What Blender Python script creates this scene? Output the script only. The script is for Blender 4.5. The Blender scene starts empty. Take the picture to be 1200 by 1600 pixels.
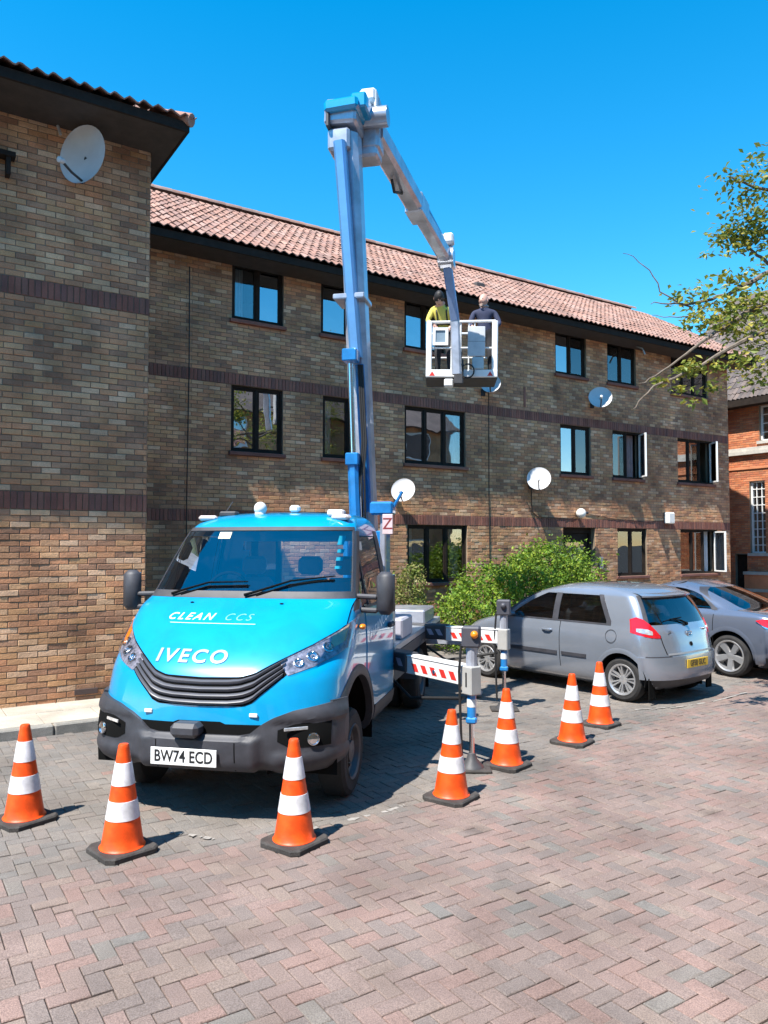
import bpy, bmesh, math, random
import numpy as np
from mathutils import Vector, Matrix, Euler, Quaternion
random.seed(7); np.random.seed(7)
R = math.radians
scene = bpy.context.scene
COL = scene.collection

# ------------------------------------------------------------------ camera, sky, sun, exposure
CAM_H = 2.05
cam_d = bpy.data.cameras.new('camera'); cam = bpy.data.objects.new('camera', cam_d); COL.objects.link(cam)
cam_d.sensor_fit = 'VERTICAL'; cam_d.sensor_height = 32.0; cam_d.sensor_width = 24.0; cam_d.lens = 24.0
cam_d.clip_end = 3000; cam_d.clip_start = 0.05
cam.location = (0, 0, CAM_H); cam.rotation_euler = (R(90 + 2.4), 0, 0)
scene.camera = cam
SUN_H, SUN_E = 221.5, 58.0
world = bpy.data.worlds.new('World'); scene.world = world; world.use_nodes = True
wn = world.node_tree.nodes; wl = world.node_tree.links
sky_t = wn.new('ShaderNodeTexSky'); sky_t.sky_type = 'NISHITA'; sky_t.sun_disc = False
sky_t.sun_elevation = R(SUN_E); sky_t.sun_rotation = R(SUN_H)
sky_t.air_density = 1.0; sky_t.dust_density = 0.0; sky_t.ozone_density = 2.2; sky_t.altitude = 0
bgn = wn['Background']; bgn.inputs[1].default_value = 0.15
hsv = wn.new('ShaderNodeHueSaturation'); hsv.inputs['Saturation'].default_value = 1.45; hsv.inputs['Hue'].default_value = 0.487
wl.new(sky_t.outputs[0], hsv.inputs['Color']); wl.new(hsv.outputs[0], bgn.inputs[0])
sun_d = bpy.data.lights.new('sun', 'SUN'); sun_d.energy = 5.0; sun_d.angle = R(0.53); sun_d.color = (1.0, 0.95, 0.87)
sun = bpy.data.objects.new('sun', sun_d); COL.objects.link(sun)
sdir = Vector((math.sin(R(SUN_H)) * math.cos(R(SUN_E)), math.cos(R(SUN_H)) * math.cos(R(SUN_E)), math.sin(R(SUN_E))))
sun.rotation_euler = sdir.to_track_quat('Z', 'Y').to_euler(); sun.location = (-8, -8, 20)
scene.view_settings.view_transform = 'Standard'; scene.view_settings.look = 'None'
scene.view_settings.exposure = 1.0; scene.view_settings.gamma = 1.0

# ------------------------------------------------------------------ helpers
def nd(nt, typ, **kw):
    n = nt.nodes.new(typ)
    for k, v in kw.items(): setattr(n, k, v)
    return n
MATS = {}
def mat(name, color, rough=0.6, metal=0.0, var=0.12, scale=6.0, bump=0.0, bscale=60.0, spec=0.5, coat=0.0, colors=None, emit=None, fleck=0.0, stain=0.0, sscale=.45, spots=0.0):
    """procedural material: base colour(s) broken up by noise; `colors` picks one of several per piece"""
    if name in MATS: return MATS[name]
    m = bpy.data.materials.new(name); m.use_nodes = True; nt = m.node_tree
    b = nt.nodes['Principled BSDF']; L = nt.links.new
    b.inputs['Roughness'].default_value = rough; b.inputs['Metallic'].default_value = metal
    b.inputs['Specular IOR Level'].default_value = spec; b.inputs['Coat Weight'].default_value = coat
    b.inputs['Coat Roughness'].default_value = 0.04
    tc = nd(nt, 'ShaderNodeTexCoord'); nz = nd(nt, 'ShaderNodeTexNoise')
    nz.inputs['Scale'].default_value = scale; nz.inputs['Detail'].default_value = 6; nz.inputs['Roughness'].default_value = 0.65
    geo = nd(nt, 'ShaderNodeNewGeometry')
    src = geo.outputs['Position'] if colors else tc.outputs['Object']
    L(src, nz.inputs['Vector'])
    if colors:
        oi = nd(nt, 'ShaderNodeObjectInfo')
        ad = nd(nt, 'ShaderNodeMath', operation='ADD'); L(oi.outputs['Random'], ad.inputs[0]); L(geo.outputs['Random Per Island'], ad.inputs[1])
        fr = nd(nt, 'ShaderNodeMath', operation='FRACT'); L(ad.outputs[0], fr.inputs[0])
        rp = nd(nt, 'ShaderNodeValToRGB'); rp.color_ramp.interpolation = 'CONSTANT'
        el = rp.color_ramp.elements
        el[0].color = (*colors[0], 1); el[1].position = 1.0 / len(colors); el[1].color = (*colors[1], 1)
        for i, c in enumerate(colors[2:], 2):
            e = el.new(i / len(colors)); e.color = (*c, 1)
        L(fr.outputs[0], rp.inputs[0]); base = rp.outputs[0]
    else:
        rgb = nd(nt, 'ShaderNodeRGB'); rgb.outputs[0].default_value = (*color, 1); base = rgb.outputs[0]
    mr = nd(nt, 'ShaderNodeMapRange'); mr.inputs[1].default_value = 0.3; mr.inputs[2].default_value = 0.7
    mr.inputs[3].default_value = 1 - var; mr.inputs[4].default_value = 1 + var
    L(nz.outputs[0], mr.inputs[0])
    mx = nd(nt, 'ShaderNodeVectorMath', operation='SCALE'); L(base, mx.inputs[0]); L(mr.outputs[0], mx.inputs['Scale'])
    outc = mx.outputs[0]
    if fleck > 0:
        n3 = nd(nt, 'ShaderNodeTexNoise'); n3.inputs['Scale'].default_value = 160; n3.inputs['Detail'].default_value = 3
        L(src, n3.inputs['Vector'])
        m3 = nd(nt, 'ShaderNodeMapRange'); m3.inputs[1].default_value = 0.35; m3.inputs[2].default_value = 0.65
        m3.inputs[3].default_value = 1 - fleck; m3.inputs[4].default_value = 1 + fleck; L(n3.outputs[0], m3.inputs[0])
        v3 = nd(nt, 'ShaderNodeVectorMath', operation='SCALE'); L(outc, v3.inputs[0]); L(m3.outputs[0], v3.inputs['Scale']); outc = v3.outputs[0]
    if stain > 0:
        n4 = nd(nt, 'ShaderNodeTexNoise'); n4.inputs['Scale'].default_value = sscale; n4.inputs['Detail'].default_value = 8; n4.inputs['Roughness'].default_value = 0.62; n4.inputs['Distortion'].default_value = 0.6
        L(src, n4.inputs['Vector'])
        m4 = nd(nt, 'ShaderNodeMapRange'); m4.inputs[1].default_value = 0.38; m4.inputs[2].default_value = 0.58
        m4.inputs[3].default_value = 1 - stain; m4.inputs[4].default_value = 1 + stain * .25; L(n4.outputs[0], m4.inputs[0])
        v4 = nd(nt, 'ShaderNodeVectorMath', operation='SCALE'); L(outc, v4.inputs[0]); L(m4.outputs[0], v4.inputs['Scale']); outc = v4.outputs[0]
    if spots > 0:
        n5 = nd(nt, 'ShaderNodeTexNoise'); n5.inputs['Scale'].default_value = 5; L(src, n5.inputs['Vector'])
        a5 = nd(nt, 'ShaderNodeMixRGB'); a5.inputs[0].default_value = .10; L(src, a5.inputs[1]); L(n5.outputs[1], a5.inputs[2])
        vo = nd(nt, 'ShaderNodeTexVoronoi'); vo.inputs['Scale'].default_value = 1.15; L(a5.outputs[0], vo.inputs['Vector'])
        m5 = nd(nt, 'ShaderNodeMapRange'); m5.inputs[1].default_value = 0.05; m5.inputs[2].default_value = 0.13; m5.inputs[3].default_value = 1 - spots; m5.inputs[4].default_value = 1.0; L(vo.outputs['Distance'], m5.inputs[0])
        v5 = nd(nt, 'ShaderNodeVectorMath', operation='SCALE'); L(outc, v5.inputs[0]); L(m5.outputs[0], v5.inputs['Scale']); outc = v5.outputs[0]
    L(outc, b.inputs['Base Color'])
    if bump > 0:
        n2 = nd(nt, 'ShaderNodeTexNoise'); n2.inputs['Scale'].default_value = bscale; n2.inputs['Detail'].default_value = 5
        L(src, n2.inputs['Vector'])
        bp = nd(nt, 'ShaderNodeBump'); bp.inputs['Strength'].default_value = bump; bp.inputs['Distance'].default_value = 0.01
        L(n2.outputs[0], bp.inputs['Height']); L(bp.outputs[0], b.inputs['Normal'])
    if emit:
        b.inputs['Emission Color'].default_value = (*emit[:3], 1); b.inputs['Emission Strength'].default_value = emit[3]
    MATS[name] = m; return m
def glass(name, tint=(0.75, 0.8, 0.8), refl=0.25, ior=1.6, wav=0.0):
    if name in MATS: return MATS[name]
    m = bpy.data.materials.new(name); m.use_nodes = True; nt = m.node_tree; nt.nodes.remove(nt.nodes['Principled BSDF'])
    L = nt.links.new
    tr = nd(nt, 'ShaderNodeBsdfTransparent'); tr.inputs[0].default_value = (*tint, 1)
    gl = nd(nt, 'ShaderNodeBsdfGlossy'); gl.inputs['Roughness'].default_value = 0.01; gl.inputs[0].default_value = (0.95, 0.97, 1, 1)
    fr = nd(nt, 'ShaderNodeFresnel'); fr.inputs[0].default_value = ior
    ma = nd(nt, 'ShaderNodeMath', operation='MULTIPLY_ADD', use_clamp=True); L(fr.outputs[0], ma.inputs[0]); ma.inputs[1].default_value = 1 - refl; ma.inputs[2].default_value = refl
    mx = nd(nt, 'ShaderNodeMixShader'); L(ma.outputs[0], mx.inputs[0]); L(tr.outputs[0], mx.inputs[1]); L(gl.outputs[0], mx.inputs[2])
    L(mx.outputs[0], nt.nodes['Material Output'].inputs[0])
    if wav > 0:
        tc = nd(nt, 'ShaderNodeTexCoord'); nz = nd(nt, 'ShaderNodeTexNoise'); nz.inputs['Scale'].default_value = 1.6; L(tc.outputs['Object'], nz.inputs['Vector'])
        bp = nd(nt, 'ShaderNodeBump'); bp.inputs['Strength'].default_value = wav; bp.inputs['Distance'].default_value = 0.02
        L(nz.outputs[0], bp.inputs['Height']); L(bp.outputs[0], gl.inputs['Normal'])
    MATS[name] = m; return m

class MB:
    def __init__(s): s.v = []; s.f = []; s.mi = []
    def add(s, vs, fs, mi=0):
        o = len(s.v); s.v.extend(tuple(map(float, p)) for p in vs); s.f.extend(tuple(i + o for i in f) for f in fs); s.mi.extend([mi] * len(fs)); return s
    def box(s, x0, x1, y0, y1, z0, z1, M=None, mi=0):
        vs = [(x, y, z) for x in (x0, x1) for y in (y0, y1) for z in (z0, z1)]
        if M is not None: vs = [M @ Vector(p) for p in vs]
        return s.add(vs, [(0, 1, 3, 2), (4, 6, 7, 5), (0, 4, 5, 1), (2, 3, 7, 6), (0, 2, 6, 4), (1, 5, 7, 3)], mi)
    def cbox(s, x0, x1, y0, y1, z0, z1, b=0.01, M=None, mi=0):
        """chamfered box"""
        cs = ((x0, x1), (y0, y1), (z0, z1)); vs = []; idx = {}
        for i in (0, 1):
            for j in (0, 1):
                for k in (0, 1):
                    c = [cs[0][i], cs[1][j], cs[2][k]]; sg = [1 - 2 * i, 1 - 2 * j, 1 - 2 * k]
                    for a in range(3):      # vertex lying on the face normal to axis a
                        p = list(c)
                        for q in range(3):
                            if q != a: p[q] += sg[q] * b
                        idx[(i, j, k, a)] = len(vs); vs.append(p)
        fs = []
        for a in range(3):
            o = [q for q in range(3) if q != a]
            for e in (0, 1):
                l = []
                for (p, q) in ((0, 0), (1, 0), (1, 1), (0, 1)):
                    c = [0, 0, 0]; c[a] = e; c[o[0]] = p; c[o[1]] = q; l.append(idx[(*c, a)])
                fs.append(l if (e == 1) == (a != 1) else l[::-1])
        for a in range(3):       # edges along axis a
            o = [q for q in range(3) if q != a]
            for p in (0, 1):
                for q in (0, 1):
                    c0 = [0, 0, 0]; c0[o[0]] = p; c0[o[1]] = q; c1 = list(c0); c1[a] = 1
                    fs.append([idx[(*c0, o[0])], idx[(*c1, o[0])], idx[(*c1, o[1])], idx[(*c0, o[1])]])
        for i in (0, 1):
            for j in (0, 1):
                for k in (0, 1): fs.append([idx[(i, j, k, 0)], idx[(i, j, k, 1)], idx[(i, j, k, 2)]])
        if M is not None: vs = [M @ Vector(p) for p in vs]
        return s.add(vs, fs, mi)
    def tube(s, pts, r, n=8, caps=True, mi=0, closed=False):
        pts = [Vector(p) for p in pts]; N = len(pts); vs = []; fs = []
        rr = r if isinstance(r, (list, tuple)) else [r] * N
        up = None
        for i, p in enumerate(pts):
            t = (pts[min(i + 1, N - 1)] - pts[max(i - 1, 0)])
            if closed: t = pts[(i + 1) % N] - pts[i - 1]
            t.normalize()
            if up is None:
                up = Vector((0, 0, 1)) if abs(t.z) < 0.9 else Vector((1, 0, 0))
            a = t.cross(up); 
            if a.length < 1e-5: a = t.orthogonal()
            a.normalize(); up = a.cross(t).normalized()
            for k in range(n):
                th = 2 * math.pi * k / n; vs.append(p + (a * math.cos(th) + up * math.sin(th)) * rr[i])
        for i in range(N - (0 if closed else 1)):
            i2 = (i + 1) % N
            for k in range(n):
                k2 = (k + 1) % n; fs.append((i * n + k, i2 * n + k, i2 * n + k2, i * n + k2))
        if caps and not closed: fs.append(tuple(range(n))); fs.append(tuple(range((N - 1) * n, N * n))[::-1])
        return s.add(vs, fs, mi)
    def lathe(s, prof, n=24, M=None, mi=0, cap=True):
        vs = []; fs = []
        for (r, z) in prof:
            for k in range(n):
                a = 2 * math.pi * k / n; vs.append(Vector((r * math.cos(a), r * math.sin(a), z)))
        for i in range(len(prof) - 1):
            for k in range(n):
                k2 = (k + 1) % n; fs.append((i * n + k, i * n + k2, (i + 1) * n + k2, (i + 1) * n + k))
        if cap: fs.append(tuple(range(n))[::-1]); fs.append(tuple(range((len(prof) - 1) * n, len(prof) * n)))
        if M is not None: vs = [M @ p for p in vs]
        return s.add(vs, fs, mi)
    def grid(s, P, mi=0, flip=False):
        a = len(P); b = len(P[0]); vs = [p for row in P for p in row]; fs = []
        for i in range(a - 1):
            for j in range(b - 1):
                q = (i * b + j, i * b + j + 1, (i + 1) * b + j + 1, (i + 1) * b + j); fs.append(q[::-1] if flip else q)
        return s.add(vs, fs, mi)
    def prism(s, poly, z0, z1, M=None, mi=0):
        n = len(poly); vs = [Vector((x, y, z0)) for x, y in poly] + [Vector((x, y, z1)) for x, y in poly]
        if M is not None: vs = [M @ p for p in vs]
        fs = [tuple(range(n))[::-1], tuple(range(n, 2 * n))] + [(i, (i + 1) % n, (i + 1) % n + n, i + n) for i in range(n)]
        return s.add(vs, fs, mi)
    def sphere(s, c, r, n=16, m=10, sc=(1, 1, 1), M=None, mi=0):
        prof = [(math.sin(math.pi * i / m) * r + 1e-5, -math.cos(math.pi * i / m) * r) for i in range(m + 1)]
        T = Matrix.Translation(c) @ Matrix.Diagonal((*sc, 1))
        if M is not None: T = M @ T
        return s.lathe(prof, n, T, mi)
    def mesh(s, name, mats, smooth=35):
        me = bpy.data.meshes.new(name); me.from_pydata(s.v, [], s.f)
        for m in (mats if isinstance(mats, (list, tuple)) else [mats]): me.materials.append(m)
        if any(s.mi): me.polygons.foreach_set('material_index', s.mi)
        bm = bmesh.new(); bm.from_mesh(me); bmesh.ops.recalc_face_normals(bm, faces=bm.faces); bm.to_mesh(me); bm.free()
        if smooth:
            me.polygons.foreach_set('use_smooth', [True] * len(me.polygons)); me.set_sharp_from_angle(angle=R(smooth))
        me.update(); return me
    def build(s, name, mats, parent=None, smooth=35): return link(name, s.mesh(name, mats, smooth), parent)
def link(name, me, parent=None):
    o = bpy.data.objects.new(name, me); COL.objects.link(o)
    if parent is not None: o.parent = parent
    return o
def empty(name, loc=(0, 0, 0), rz=0.0):
    o = bpy.data.objects.new(name, None); COL.objects.link(o); o.location = loc; o.rotation_euler = (0, 0, rz); o.empty_display_size = 0.2; return o
def tag(o, label=None, cat=None, group=None, kind=None):
    if label: o['label'] = label
    if cat: o['category'] = cat
    if group: o['group'] = group
    if kind: o['kind'] = kind
    return o
def copy_tree(o, parent=None):
    c = o.copy(); COL.objects.link(c); c.parent = parent
    for ch in list(o.children): copy_tree(ch, c)
    return c
def modmesh(o):
    """bake an object's modifiers into a plain mesh"""
    dg = bpy.context.evaluated_depsgraph_get(); dg.update()
    me = bpy.data.meshes.new_from_object(o.evaluated_get(dg)); old = o.data; o.modifiers.clear(); o.data = me; return me
def text_mesh(txt, size, depth=0.004, spacing=1.0, shear=0.0, off=0.0):
    cu = bpy.data.curves.new('lettering', 'FONT'); cu.body = txt; cu.size = size; cu.extrude = depth; cu.align_x = 'CENTER'; cu.align_y = 'CENTER'
    cu.space_character = spacing; cu.shear = shear; cu.offset = off; cu.resolution_u = 4
    o = bpy.data.objects.new('lettering', cu); COL.objects.link(o)
    dg = bpy.context.evaluated_depsgraph_get(); dg.update()
    me = bpy.data.meshes.new_from_object(o.evaluated_get(dg)); bpy.data.objects.remove(o); bpy.data.curves.remove(cu)
    return me
def text_part(name, txt, size, m, parent, M, depth=0.004, spacing=1.0, shear=0.0, xs=1.0, fn=None, off=0.0):
    me = text_mesh(txt, size, depth, spacing, shear, off); me.materials.clear(); me.materials.append(m)
    for v in me.vertices:
        c = v.co.copy(); c.x *= xs
        v.co = fn(c) if fn else M @ c
    return link(name, me, parent)
PITCH = R(2.4)
def project(p):
    X, Y, Z = p[0], p[1], p[2] - CAM_H
    dz = Y * math.cos(PITCH) + Z * math.sin(PITCH); dy = -Y * math.sin(PITCH) + Z * math.cos(PITCH)
    return (600 + 1200 * X / dz, 800 - 1200 * dy / dz, dz)
def world_at(u, v, depth):
    """point of the place seen at photo pixel (u, v) a given distance ahead of the camera"""
    x = (u - 600) / 1200; y = -(v - 800) / 1200
    d = Vector((x, math.cos(PITCH) - y * math.sin(PITCH), math.sin(PITCH) + y * math.cos(PITCH)))
    return Vector((0, 0, CAM_H)) + d * (depth / d.y)
# chamfered slab template: outward +z, unit dims, returns (verts, faces)
def slab(hx, hy, h, c):
    v = []
    for (x, y, z) in ((hx - c, hy - c, h), (hx, hy, h - c), (hx, hy, 0.0)):
        v += [(-x, -y, z), (x, -y, z), (x, y, z), (-x, y, z)]
    f = [(0, 1, 2, 3)]
    for a, b in ((0, 4), (4, 8)):
        for i in range(4): j = (i + 1) % 4; f.append((b + i, b + j, a + j, a + i))
    return np.array(v), f
def slabs_mesh(name, items, m, chamfer, jitter=0.0):
    """many chamfered slabs in one mesh; item = (origin, ax, ay, an, hx, hy, h)"""
    V = []; F = []; o = 0
    for (c, ax, ay, an, hx, hy, h) in items:
        v, f = slab(hx, hy, h, min(chamfer, hx * 0.5, hy * 0.5))
        if jitter: v = v + np.random.uniform(-jitter, jitter, v.shape)
        V.append(np.outer(v[:, 0], ax) + np.outer(v[:, 1], ay) + np.outer(v[:, 2], an) + c)
        F.extend([tuple(i + o for i in q) for q in f]); o += len(v)
    me = bpy.data.meshes.new(name); me.from_pydata(np.concatenate(V).tolist(), [], F); me.materials.append(m); me.update(); return me
# ------------------------------------------------------------------ materials of the setting
BRK = mat('weathered stock brick', None, 0.9, var=0.35, scale=1.3, bump=0.5, bscale=45, spec=0.25, fleck=0.22, stain=.26, sscale=.55, colors=[(0.519, 0.282, 0.148), (0.569, 0.309, 0.155), (0.468, 0.234, 0.13), (0.586, 0.337, 0.183), (0.502, 0.262, 0.143), (0.391, 0.206, 0.125), (0.561, 0.275, 0.146), (0.628, 0.382, 0.223), (0.459, 0.254, 0.155), (0.552, 0.262, 0.14), (0.51, 0.286, 0.161), (0.645, 0.41, 0.26), (0.341, 0.182, 0.113)])
SOL = mat('dark red soldier brick', None, 0.85, var=0.25, scale=2.0, bump=0.4, bscale=45, spec=0.3, fleck=0.15, colors=[
    (.25, .100, .072), (.215, .090, .068), (.28, .118, .084), (.195, .090, .072), (.235, .108, .080)])
REDB = mat('orange red brick', None, 0.9, var=0.25, scale=1.5, bump=0.4, bscale=45, spec=0.25, fleck=0.15, colors=[
    (.52, .18, .08), (.44, .145, .07), (.55, .22, .11), (.40, .14, .075), (.48, .20, .10)])
MORT = mat('lime mortar', (.22, .17, .12), 0.95, var=0.25, scale=3, bump=0.3)
TILE = mat('terracotta pantile', None, 0.85, var=0.3, scale=1.6, bump=0.3, spec=0.3, fleck=0.15, colors=[
    (.30, .165, .125), (.27, .15, .118), (.33, .19, .145), (.24, .145, .12), (.31, .20, .165), (.28, .17, .135)])
DTILE = mat('dark grey pantile', None, 0.8, var=0.3, scale=1.6, bump=0.3, spec=0.3, colors=[
    (.12, .095, .085), (.09, .075, .07), (.15, .115, .10), (.11, .09, .085)])
TIMB = mat('dark stained timber', (.026, .019, .015), 0.75, var=0.3, scale=9, bump=0.15, spec=.15)
SOFF = mat('black brown soffit board', (.045, .034, .028), 0.7, var=0.3, scale=5)
DECK = mat('roof deck', (.13, .085, .065), 0.9)
STONE = mat('pale weathered stone', (.46, .43, .38), 0.85, var=0.2, bump=0.3)
WHITE = mat('white painted frame', (.78, .78, .76), 0.35, var=0.05)
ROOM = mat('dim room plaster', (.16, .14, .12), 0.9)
CURT = mat('net curtain', (.72, .72, .72), 0.9, var=0.1)
CURP = mat('pink curtain', (.42, .29, .28), 0.9, var=0.15)
GLS = glass('window glass', (.80, .82, .82), 0.12, 1.5, 0.10)
GLSB = glass('sky reflecting window glass', (.35, .38, .42), 0.42, 1.6, 0.12)
PAV_R = mat('brindle block paver', None, 0.88, var=0.20, scale=0.9, bump=0.55, bscale=170, spec=0.3, fleck=0.28, stain=.16, sscale=1.1, spots=.30, colors=[
    (.225, .165, .143), (.215, .157, .138), (.235, .166, .145), (.205, .160, .142), (.23, .175, .148), (.22, .163, .143), (.195, .156, .140), (.243, .163, .140), (.225, .167, .143)])
PAV_G = mat('grey block paver', None, 0.9, var=0.20, scale=0.9, bump=0.55, bscale=170, spec=0.3, fleck=0.26, stain=.20, sscale=1.1, spots=.34, colors=[
    (.195, .172, .153), (.182, .164, .149), (.205, .178, .156), (.19, .164, .146), (.176, .160, .146)])
SAND = mat('dark jointing sand', (.125, .105, .09), 0.95, var=0.4, scale=9, bump=0.4)
ASPH = mat('worn asphalt', (.075, .07, .066), 0.95, var=0.25, scale=1.5, bump=0.4)
KERB = mat('concrete kerb', (.24, .225, .20), 0.92, var=0.3, scale=4, bump=0.4, fleck=0.2)
FLAG = mat('concrete flagstone', None, 0.92, var=0.22, scale=2, bump=0.4, fleck=0.2, colors=[(.40, .355, .29), (.37, .33, .275), (.42, .375, .31)])
CHALK = mat('worn white road paint', (.29, .265, .24), 0.85, var=0.3, scale=20)

# ------------------------------------------------------------------ directions of the place: D along the terrace wall, N out of it
D2 = Vector((.8387, .5446, 0)); N2 = Vector((.5446, -.8387, 0)); ROT = R(33)
MO, LO = -13.77, -10.2           # offsets of the long facade and of the projecting left block
def wpt(t, off, z=0.0): return D2 * t + N2 * off + Vector((0, 0, z))

# ground out to the horizon
gm = MB(); gm.box(-900, 900, -200, 1500, -0.5, -0.10); tag(gm.build('ground', ASPH), kind='structure')

# ---- block paving in herringbone
bed = MB()
bed.add([wpt(-30, -13.9, -0.012), wpt(40, -13.9, -0.012), wpt(40, 14, -0.012), wpt(-30, 14, -0.012)], [(0, 1, 2, 3)])
paving = tag(bed.build('courtyard_paving', SAND), kind='structure')
ZONE = [(-9, 1.6), (-.42, 5.62), (.74, 6.30), (2.2, 7.95), (4.4, 10.4), (12, 19)]
def grey_side(p):
    for (a, b) in zip(ZONE[:-1], ZONE[1:]):
        if a[0] <= p[0] <= b[0]:
            return p[1] > a[1] + (b[1] - a[1]) * (p[0] - a[0]) / (b[0] - a[0])
    return p[0] < 0
FOOT0 = -8.95                     # kerb line of the footpath before the left block
def paved(t, off):
    if off < -13.7: return False
    if off < FOOT0 + 0.02 and t < 4.2: return False
    return True
items = []
U = 0.093
for i in range(-140, 290):
    for j in range(-151, 65):
        k = (i - j) % 4
        if k not in (0, 3): continue
        if k == 0: ct, co, hx, hy = (i + 1) * U, (j + .5) * U, U, U / 2
        else: ct, co, hx, hy = (i + .5) * U, (j + 1) * U, U / 2, U
        if not paved(ct, co): continue
        p = wpt(ct, co)
        if p.y < 2.4 or p.y > 25 or abs(p.x) > 0.56 * p.y + 0.9: continue
        items.append((p, hx, hy, k))
scr = []
for n, it in enumerate(items):
    u, v, dz = project(it[0])
    if 20 < u < 1180 and v < 1590: scr.append((dz, n))
scr.sort(); near = {n for _, n in scr[:300]}
axD = np.array(D2); axN = np.array(N2); up = np.array((0, 0, 1.0))
groups = {True: [], False: []}
pmesh = {}
for (z, nm) in ((True, PAV_G), (False, PAV_R)):
    for k in (0, 3):
        for var in range(3):
            v, f = slab((U if k == 0 else U / 2) - .0022, (U / 2 if k == 0 else U) - .0022, .05, .004)
            v = v + np.random.uniform(-.0012, .0012, v.shape)
            me = bpy.data.meshes.new('paver'); me.from_pydata(v.tolist(), [], f); me.materials.append(nm); pmesh[(z, k, var)] = me
for n, (p, hx, hy, k) in enumerate(items):
    g = grey_side(p)
    if random.random() < 0.04: g = not g
    dz = random.gauss(0, .0016) + .004 * math.sin(p.x * 1.9 + 1) * math.sin(p.y * 1.3) - (.005 if random.random() < .02 else 0); tx, ty = random.gauss(0, .009), random.gauss(0, .009)
    if n in near:
        o = link('paver', pmesh[(g, k, n % 3)], paving); o.location = (p.x, p.y, dz - .05); o.rotation_euler = (tx, ty, ROT)
    else:
        an = np.array((tx, ty, 1.0)); an /= np.linalg.norm(an)
        ax = axD - an * (axD @ an); ay = np.cross(an, ax)
        groups[g].append((np.array((p.x, p.y, dz - .05)), ax, ay, an, hx - .0022, hy - .0022, .05))
for g, nm in ((True, PAV_G), (False, PAV_R)):
    o = link('paver_field', slabs_mesh('paver_field', groups[g], nm, .004, .0009), paving); tag(o, kind='stuff')
# traces of white paint left on the blocks
def paint(name, pts, w):
    m = MB(); P = [Vector((*p, 0)) for p in pts]; n = 26; rows = []
    for i in range(n + 1):
        s = i / n * (len(P) - 1); a = min(int(s), len(P) - 2); q = P[a].lerp(P[a + 1], s - a); d = (P[a + 1] - P[a]).normalized(); s2 = Vector((-d.y, d.x, 0))
        ww = w * random.uniform(.35, 1.0); rows.append((q - s2 * ww + Vector((0, 0, .0065)), q + s2 * ww * random.uniform(.5, 1) + Vector((0, 0, .0065))))
    for i in range(n):
        if random.random() < 0.4: continue
        m.add([rows[i][0], rows[i + 1][0], rows[i + 1][1], rows[i][1]], [(0, 1, 2, 3)])
    return m.build(name, CHALK, paving, smooth=0)
paint('paint_mark', [(-.52, 5.62), (.02, 5.98), (.16, 6.12)], .028)
paint('paint_mark', [(-1.52, 5.55), (-1.35, 5.50), (-1.18, 5.42)], .03)
paint('paint_mark', [(3.1, 9.6), (3.7, 9.75), (4.3, 10.1), (5.0, 10.7)], .03)
paint('paint_mark', [(5.4, 10.4), (6.2, 11.6)], .035)

# ---- footpath with kerb before the left block
fp = MB(); A = FOOT0
fp.add([wpt(-8, A - .02, .088), wpt(4.1, A - .02, .088), wpt(4.1, -13.77, .088), wpt(-8, -13.77, .088)], [(0, 1, 2, 3)])
foot = tag(fp.build('footpath', MORT), kind='structure')
t = -3.0; km = None
while t < 4.1:
    m = MB(); l = 0.912; M = Matrix.Translation(wpt(t + l / 2, A - .07, 0)) @ Matrix.Rotation(ROT, 4, 'Z')
    if km is None: km = MB().cbox(-l / 2 + .002, l / 2 - .002, -.07, .06, -.12, .105, .015).mesh('kerb_stone', KERB)
    o = link('kerb_stone', km, foot); o.matrix_local = Matrix.Translation(wpt(t + l / 2, A - .07 + random.uniform(-.003, .003), random.uniform(-.002, .003))) @ Matrix.Rotation(ROT, 4, 'Z'); t += l + .004
fl = MB().cbox(-.298, .298, -.298, .298, 0, .05, .006).mesh('flagstone', FLAG)
for i in range(-5, 12):
    for j in range(2 if i * .602 < 2.6 else 8):
        tt = i * .602 - .6 + (.3 if j % 2 else 0); oo = A - .445 - j * .602
        if tt > 3.8: continue
        o = link('flagstone', fl, foot)
        o.matrix_local = Matrix.Translation(wpt(tt, oo, .052 + random.uniform(-.002, .003))) @ Matrix.Rotation(ROT + R(random.uniform(-.3, .3)), 4, 'Z') @ Matrix.Rotation(R(random.uniform(-.25, .25)), 4, 'X')

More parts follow.
